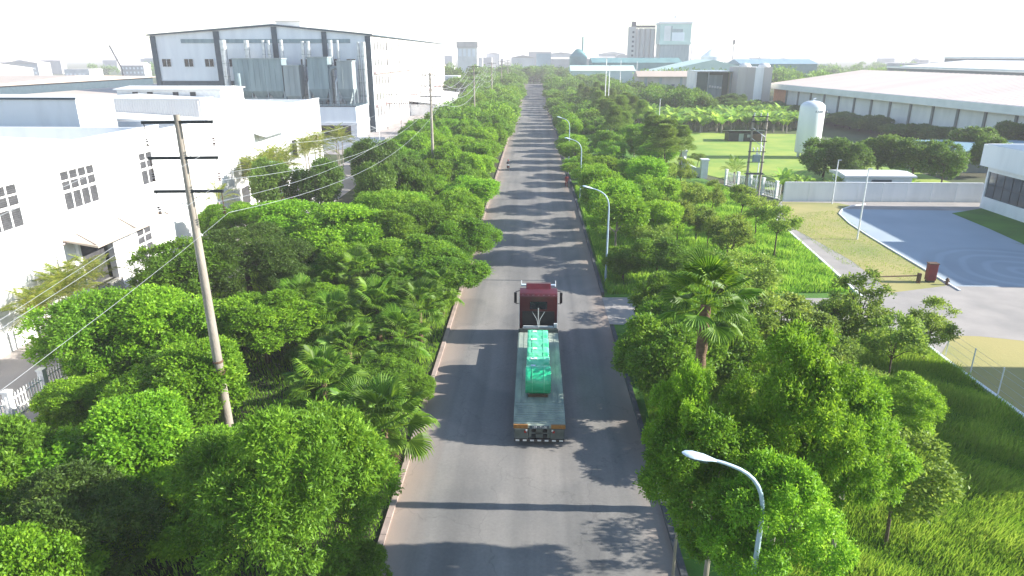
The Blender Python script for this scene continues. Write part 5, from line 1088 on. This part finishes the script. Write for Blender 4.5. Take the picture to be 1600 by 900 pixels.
def palm(x, y, h, fronds, nf, label, sc=1.0, name='fan_palm', group=None, r=.16, stems=1, dead=0, el=(-25, 80), seed=0, tm='palm_trunk'):
    rnd = random.Random(seed*7+int(x*10)); t = thing(name, (x, y, .04), label, 'palm', group)
    for q in range(stems):
        ox, oy = (0, 0) if stems == 1 else (rnd.uniform(-.6, .6), rnd.uniform(-.6, .6)); hh = h*rnd.uniform(.8, 1.05) if stems > 1 else h
        pts = []; rr = []; n = max(4, int(hh/.35))
        for i in range(n+1): pts.append((ox*(1+.4*i/n), oy*(1+.4*i/n), hh*i/n)); rr.append(r*(1.15 if i % 2 else .95)*(1.15-.2*i/n))
        MB().tube(pts, rr, 9).build('trunk', tm, t, True)
        for i in range(nf):
            u = (i+.5)/nf; e = rad(el[0]+(el[1]-el[0])*(u**.9)); az = i*2.399+rnd.uniform(-.2, .2); s = sc*rnd.uniform(.85, 1.1)
            o = link('frond', rnd.choice(fronds), t, (pts[-1][0], pts[-1][1], hh-.1+u*.25)); o.rotation_mode = 'QUATERNION'
            o.rotation_quaternion = (Matrix.Rotation(az, 3, 'Z') @ Matrix.Rotation(-e, 3, 'Y') @ Matrix.Rotation(rnd.uniform(-.3, .3), 3, 'X')).to_quaternion(); o.scale = (s, s, s)
        for i in range(dead):
            o = link('dead_frond', FD[0], t, (pts[-1][0], pts[-1][1], hh-.25-.06*i)); o.rotation_mode = 'QUATERNION'; az = i*2.1; e = rad(rnd.uniform(-80, -60))
            o.rotation_quaternion = (Matrix.Rotation(az, 3, 'Z') @ Matrix.Rotation(-e, 3, 'Y')).to_quaternion(); o.scale = (.9*sc,)*3
    return t
PG = 'fan palms by the left kerb'
for i, (px, py, hh, nf, sc, lab) in enumerate([
    (600, 665, 2.6, 30, 1.15, 'large fan palm in front of the left kerb, nearest the camera'), (505, 595, 2.3, 26, 1.05, 'fan palm with pale upright fan left of the nearest one'), (655, 480, 2.3, 26, 1.05, 'fan palm leaning to the kerb above the pink kerbstones'), (590, 480, 2.5, 28, 1.1, 'fan palm in the middle of the upper palm clump'), (520, 500, 2.2, 26, 1.0, 'fan palm at the shaded left of the upper clump'), (560, 425, 2.6, 20, .95, 'fan palm with glossy upright fan at the top of the clump'), (625, 435, 2.4, 22, .95, 'fan palm at the back of the clump by the kerbside trees'), (560, 650, 1.9, 22, 1.0, 'lower fan palm tucked left of the nearest one')]):
    X, Y = at(px, py, hh+.2); palm(X, Y, hh, FF, nf, lab, sc, group=PG, seed=i, dead=3 if i < 2 else 0, el=(-30, 75))
for i, (px, py, hh, nf, sc, lab) in enumerate(PALMQ):
    X, Y = at(px, py, hh+.2); palm(X, Y, hh, FF, nf, lab, sc, group=PG, seed=20+i, el=(-30, 75))
palm(6.45, 24.0, 9.1, FF, 30, 'tall lone fan palm with rough brown trunk right of the road', .98, seed=31, r=.2, dead=0, el=(-35, 85))
# areca clumps by the factories
AG = 'yellowish feather palms along the factory walls'
for i, (x, y, h, lab) in enumerate([(-30.9, 41.6, 2.7, 'yellow green feather palm clump at the left edge by the factory'), (-31.0, 43.4, 2.9, 'yellow green feather palm clump left of the loading door'), (-30.6, 39.0, 2.4, 'feather palm clump cut by the left picture edge'), (-31.4, 66.5, 3.9, 'feather palm with pink painted trunk behind the pole'), (-32.0, 78.5, 4.6, 'feather palm clump beside the service road, first beyond the pole'), (-31.9, 82.5, 4.7, 'feather palm clump second beyond the pole'), (-32.1, 87, 4.6, 'feather palm clump third beyond the pole'), (-32.1, 98, 4.8, 'feather palm clump left of the end of the white hall'), (-32.2, 102.5, 4.6, 'bright feather palm clump before the end of the white hall'), (-32.8, 116, 4.2, 'feather palm at the corner of the white hall')]):
    palm(x, y, h, AR, 14 if i != 3 else 16, lab, 1.35 if i > 3 else 1.05, 'feather_palm', AG, .07, 3 if i not in (3,) else 1, 0, (5, 82), 40+i, 'bark_pale' if i != 3 else 'cornice')
palm(29.6, 101.5, 1.6, DP, 16, 'dark feather palm spreading at the left end of the boundary wall', 1.0, 'feather_palm', None, .14, 1, 0, (0, 75), 60)
# ---- banana plants
def banana(seed, n=10, L=2.2, W=.55, h=1.0):
    g = np.random.default_rng(seed); Q = []; rn = []
    for i in range(n):
        a = i*2.4+g.uniform(-.3, .3); e = g.uniform(1.0, 1.5); l = L*g.uniform(.75, 1.1); v = g.random(); prev = None; d = np.array([math.cos(a), math.sin(a), 0]); s = np.array([-math.sin(a), math.cos(a), 0])
        for k in range(7):
            u = k/6; ang = e-u*1.15*g.uniform(.7, 1.2); p = (np.array([0, 0, h]) if prev is None else prev[0]+(d*math.cos(ang)+np.array([0, 0, 1])*math.sin(ang))*l/6); w = W*(math.sin(.12+u*2.9))**.6*.5 if 0 < u < 1 else .03
            cur = (p, p+s*w+np.array([0, 0, .12*w]), p-s*w+np.array([0, 0, .12*w]))
            if prev is not None: Q.append([prev[0], cur[0], cur[1], prev[1]]); Q.append([prev[0], cur[0], cur[2], prev[2]]); rn += [v, min(1, v+.15)]
            prev = cur
    return quads_mesh('leaves', np.array(Q), 'leaf_banana', np.array(rn)), MB().tube([(0, 0, 0), (0, 0, h*.6), (0, 0, h+.1)], [.15, .12, .07], 8).mesh('stem', 'bark_pale', True)
BN = [banana(s) for s in (1, 2, 3, 4)]
def bananas(pts, label, group):
    for x, y in pts:
        a, b = TR.choice(BN); t = thing('banana_plant', (x, y, .03), label, 'banana plant', group, TR.uniform(0, 6.28)); s = TR.uniform(1.35, 1.95) if y > 120 else TR.uniform(.9, 1.3); t.scale = (s, s, s); link('leaves', a, t); link('stem', b, t)
pts = []
g_ = random.Random(8)
while len(pts) < 250:
    x, y = g_.uniform(27, 72), g_.uniform(170, 232)
    if y > 205+ (x-27)*.7: continue
    if x > 63 and y < 176: continue
    if all((x-a)**2+(y-b)**2 > 2.2 for a, b in pts): pts.append((x, y))
bananas(pts, 'light green banana plant in the plantation beyond the bright lawn', 'banana plants of the plantation')
bananas([(33+i*1.45+g_.uniform(-.4, .4), 93+g_.uniform(-1, 2.5)) for i in range(13)], 'banana plant just behind the left part of the boundary wall', 'banana plants behind the boundary wall')
t = tree(27.6, 116.5, 'airy', 'small dark bush with drooping leaves at the left of the bright lawn', 2.4, 1.5, name='bush', v=1)
# ---- grass blades
def grass(name, label, poly_pts, n, seed, h=(.25, .6), w=.03, z=.05, lean=.35, dens=None):
    g = np.random.default_rng(seed); P = np.array(poly_pts); lo, hi = P.min(0), P.max(0); X = np.empty((0, 2))
    while len(X) < n:
        c = g.uniform(lo, hi, (n*2, 2)); ins = np.zeros(len(c), bool); j = len(P)-1
        for i in range(len(P)):
            xi, yi = P[i]; xj, yj = P[j]; ins ^= ((yi > c[:, 1]) != (yj > c[:, 1])) & (c[:, 0] < (xj-xi)*(c[:, 1]-yi)/((yj-yi) or 1e-9)+xi); j = i
        c = c[ins]
        cl = (np.sin(c[:, 0]*1.7+np.sin(c[:, 1]*.9)*2)+np.sin(c[:, 1]*1.3+c[:, 0]*.6)+2)/4
        if dens: c = c[(c[:, 1] < g.uniform(*dens, len(c)))]
        X = np.concatenate([X, c])
    X = X[:n]; cl = (np.sin(X[:, 0]*1.7+np.sin(X[:, 1]*.9)*2)+np.sin(X[:, 1]*1.3+X[:, 0]*.6)+2)/4
    H = g.uniform(h[0], h[1], n)*(.6+.8*cl); a = g.uniform(0, 6.283, n)
    wd = np.sin(X[:, 0]*.4+X[:, 1]*.25)
    T = np.stack([np.cos(a)*lean*.8+.35*wd*lean, np.sin(a)*lean*.8-.25, np.ones(n)], 1); T = norm(T)*H[:, None]
    b = np.concatenate([X, np.full((n, 1), z)], 1); s = np.stack([-np.sin(a), np.cos(a), np.zeros(n)], 1)*w*.5*(.6+H[:, None])
    m_ = b+T*.55+np.array([0, 0, .06])*H[:, None]; V = np.stack([b-s, b+s, m_+s*.8, m_-s*.8], 1); V2 = np.stack([m_-s*.8, m_+s*.8, b+T*1.0+s*.1-np.array([0, 0, .1])*H[:, None], b+T-s*.1-np.array([0, 0, .1])*H[:, None]], 1)
    r = np.clip(.25+.5*g.random(n)+.35*(cl-.5), 0, 1)
    me = quads_mesh(name, np.concatenate([V, V2]), 'grass', np.concatenate([r, np.clip(r+.12, 0, 1)])); tag(link(name, me), label, 'grass', kind='stuff')
grass('tall_grass', 'tall rank green grass on the near right verge', [(10, 13), (25.4, 13), (25.4, 43.6), (RR+1.2, 44.2), (RR+.6, 30), (8, 24)], 240000, 1, (.22, .58), .026)
grass('tall_grass', 'bright grass under the saplings beyond the driveway', [(RR+.5, 51), (25.2, 52), (26, 60), (27.6, 80), (27, 98), (RR+.5, 98)], 110000, 2, (.3, .65), .05)
grass('verge_grass', 'short shaded grass under the left hand trees', [(-25.3, 16), (RL-.4, 16), (RL-.4, 62), (-25.3, 62)], 70000, 3, (.15, .4), .05)
grass('dry_grass', 'sparse dry yellowish tufts on the strip beside the yard', [(28.6, 80), (36.5, 82.5), (34, 58), (31.5, 54.5), (28, 60)], 9000, 5, (.05, .14), .04)
# ================================================================ HAZE
hb = MB().box(-5200, -450, -1, 5200, 6200, 60).mesh('haze', 'white_paint'); hm = bpy.data.materials.new('haze'); hm.use_nodes = True; nn = hm.node_tree.nodes; nn.clear()
ou = nn.new('ShaderNodeOutputMaterial'); pv = nn.new('ShaderNodeVolumePrincipled'); pv.inputs['Color'].default_value = (1, .94, 1, 1); pv.inputs['Density'].default_value = HAZE; pv.inputs['Anisotropy'].default_value = 0
hm.node_tree.links.new(pv.outputs[0], ou.inputs['Volume']); hb.materials.clear(); hb.materials.append(hm); tag(link('haze', hb), 'thin pale haze over the whole place', 'haze', kind='stuff')
tot = sum(len(p.vertices)-2 for m_ in bpy.data.meshes for p in []) 
print('objects', len(bpy.data.objects), 'tris', sum(sum(m_.polygons[i].loop_total-2 for i in range(0)) or len(m_.polygons)*2 for m_ in bpy.data.meshes), 'trees', n1+n2+n3, n4+n5+n6)
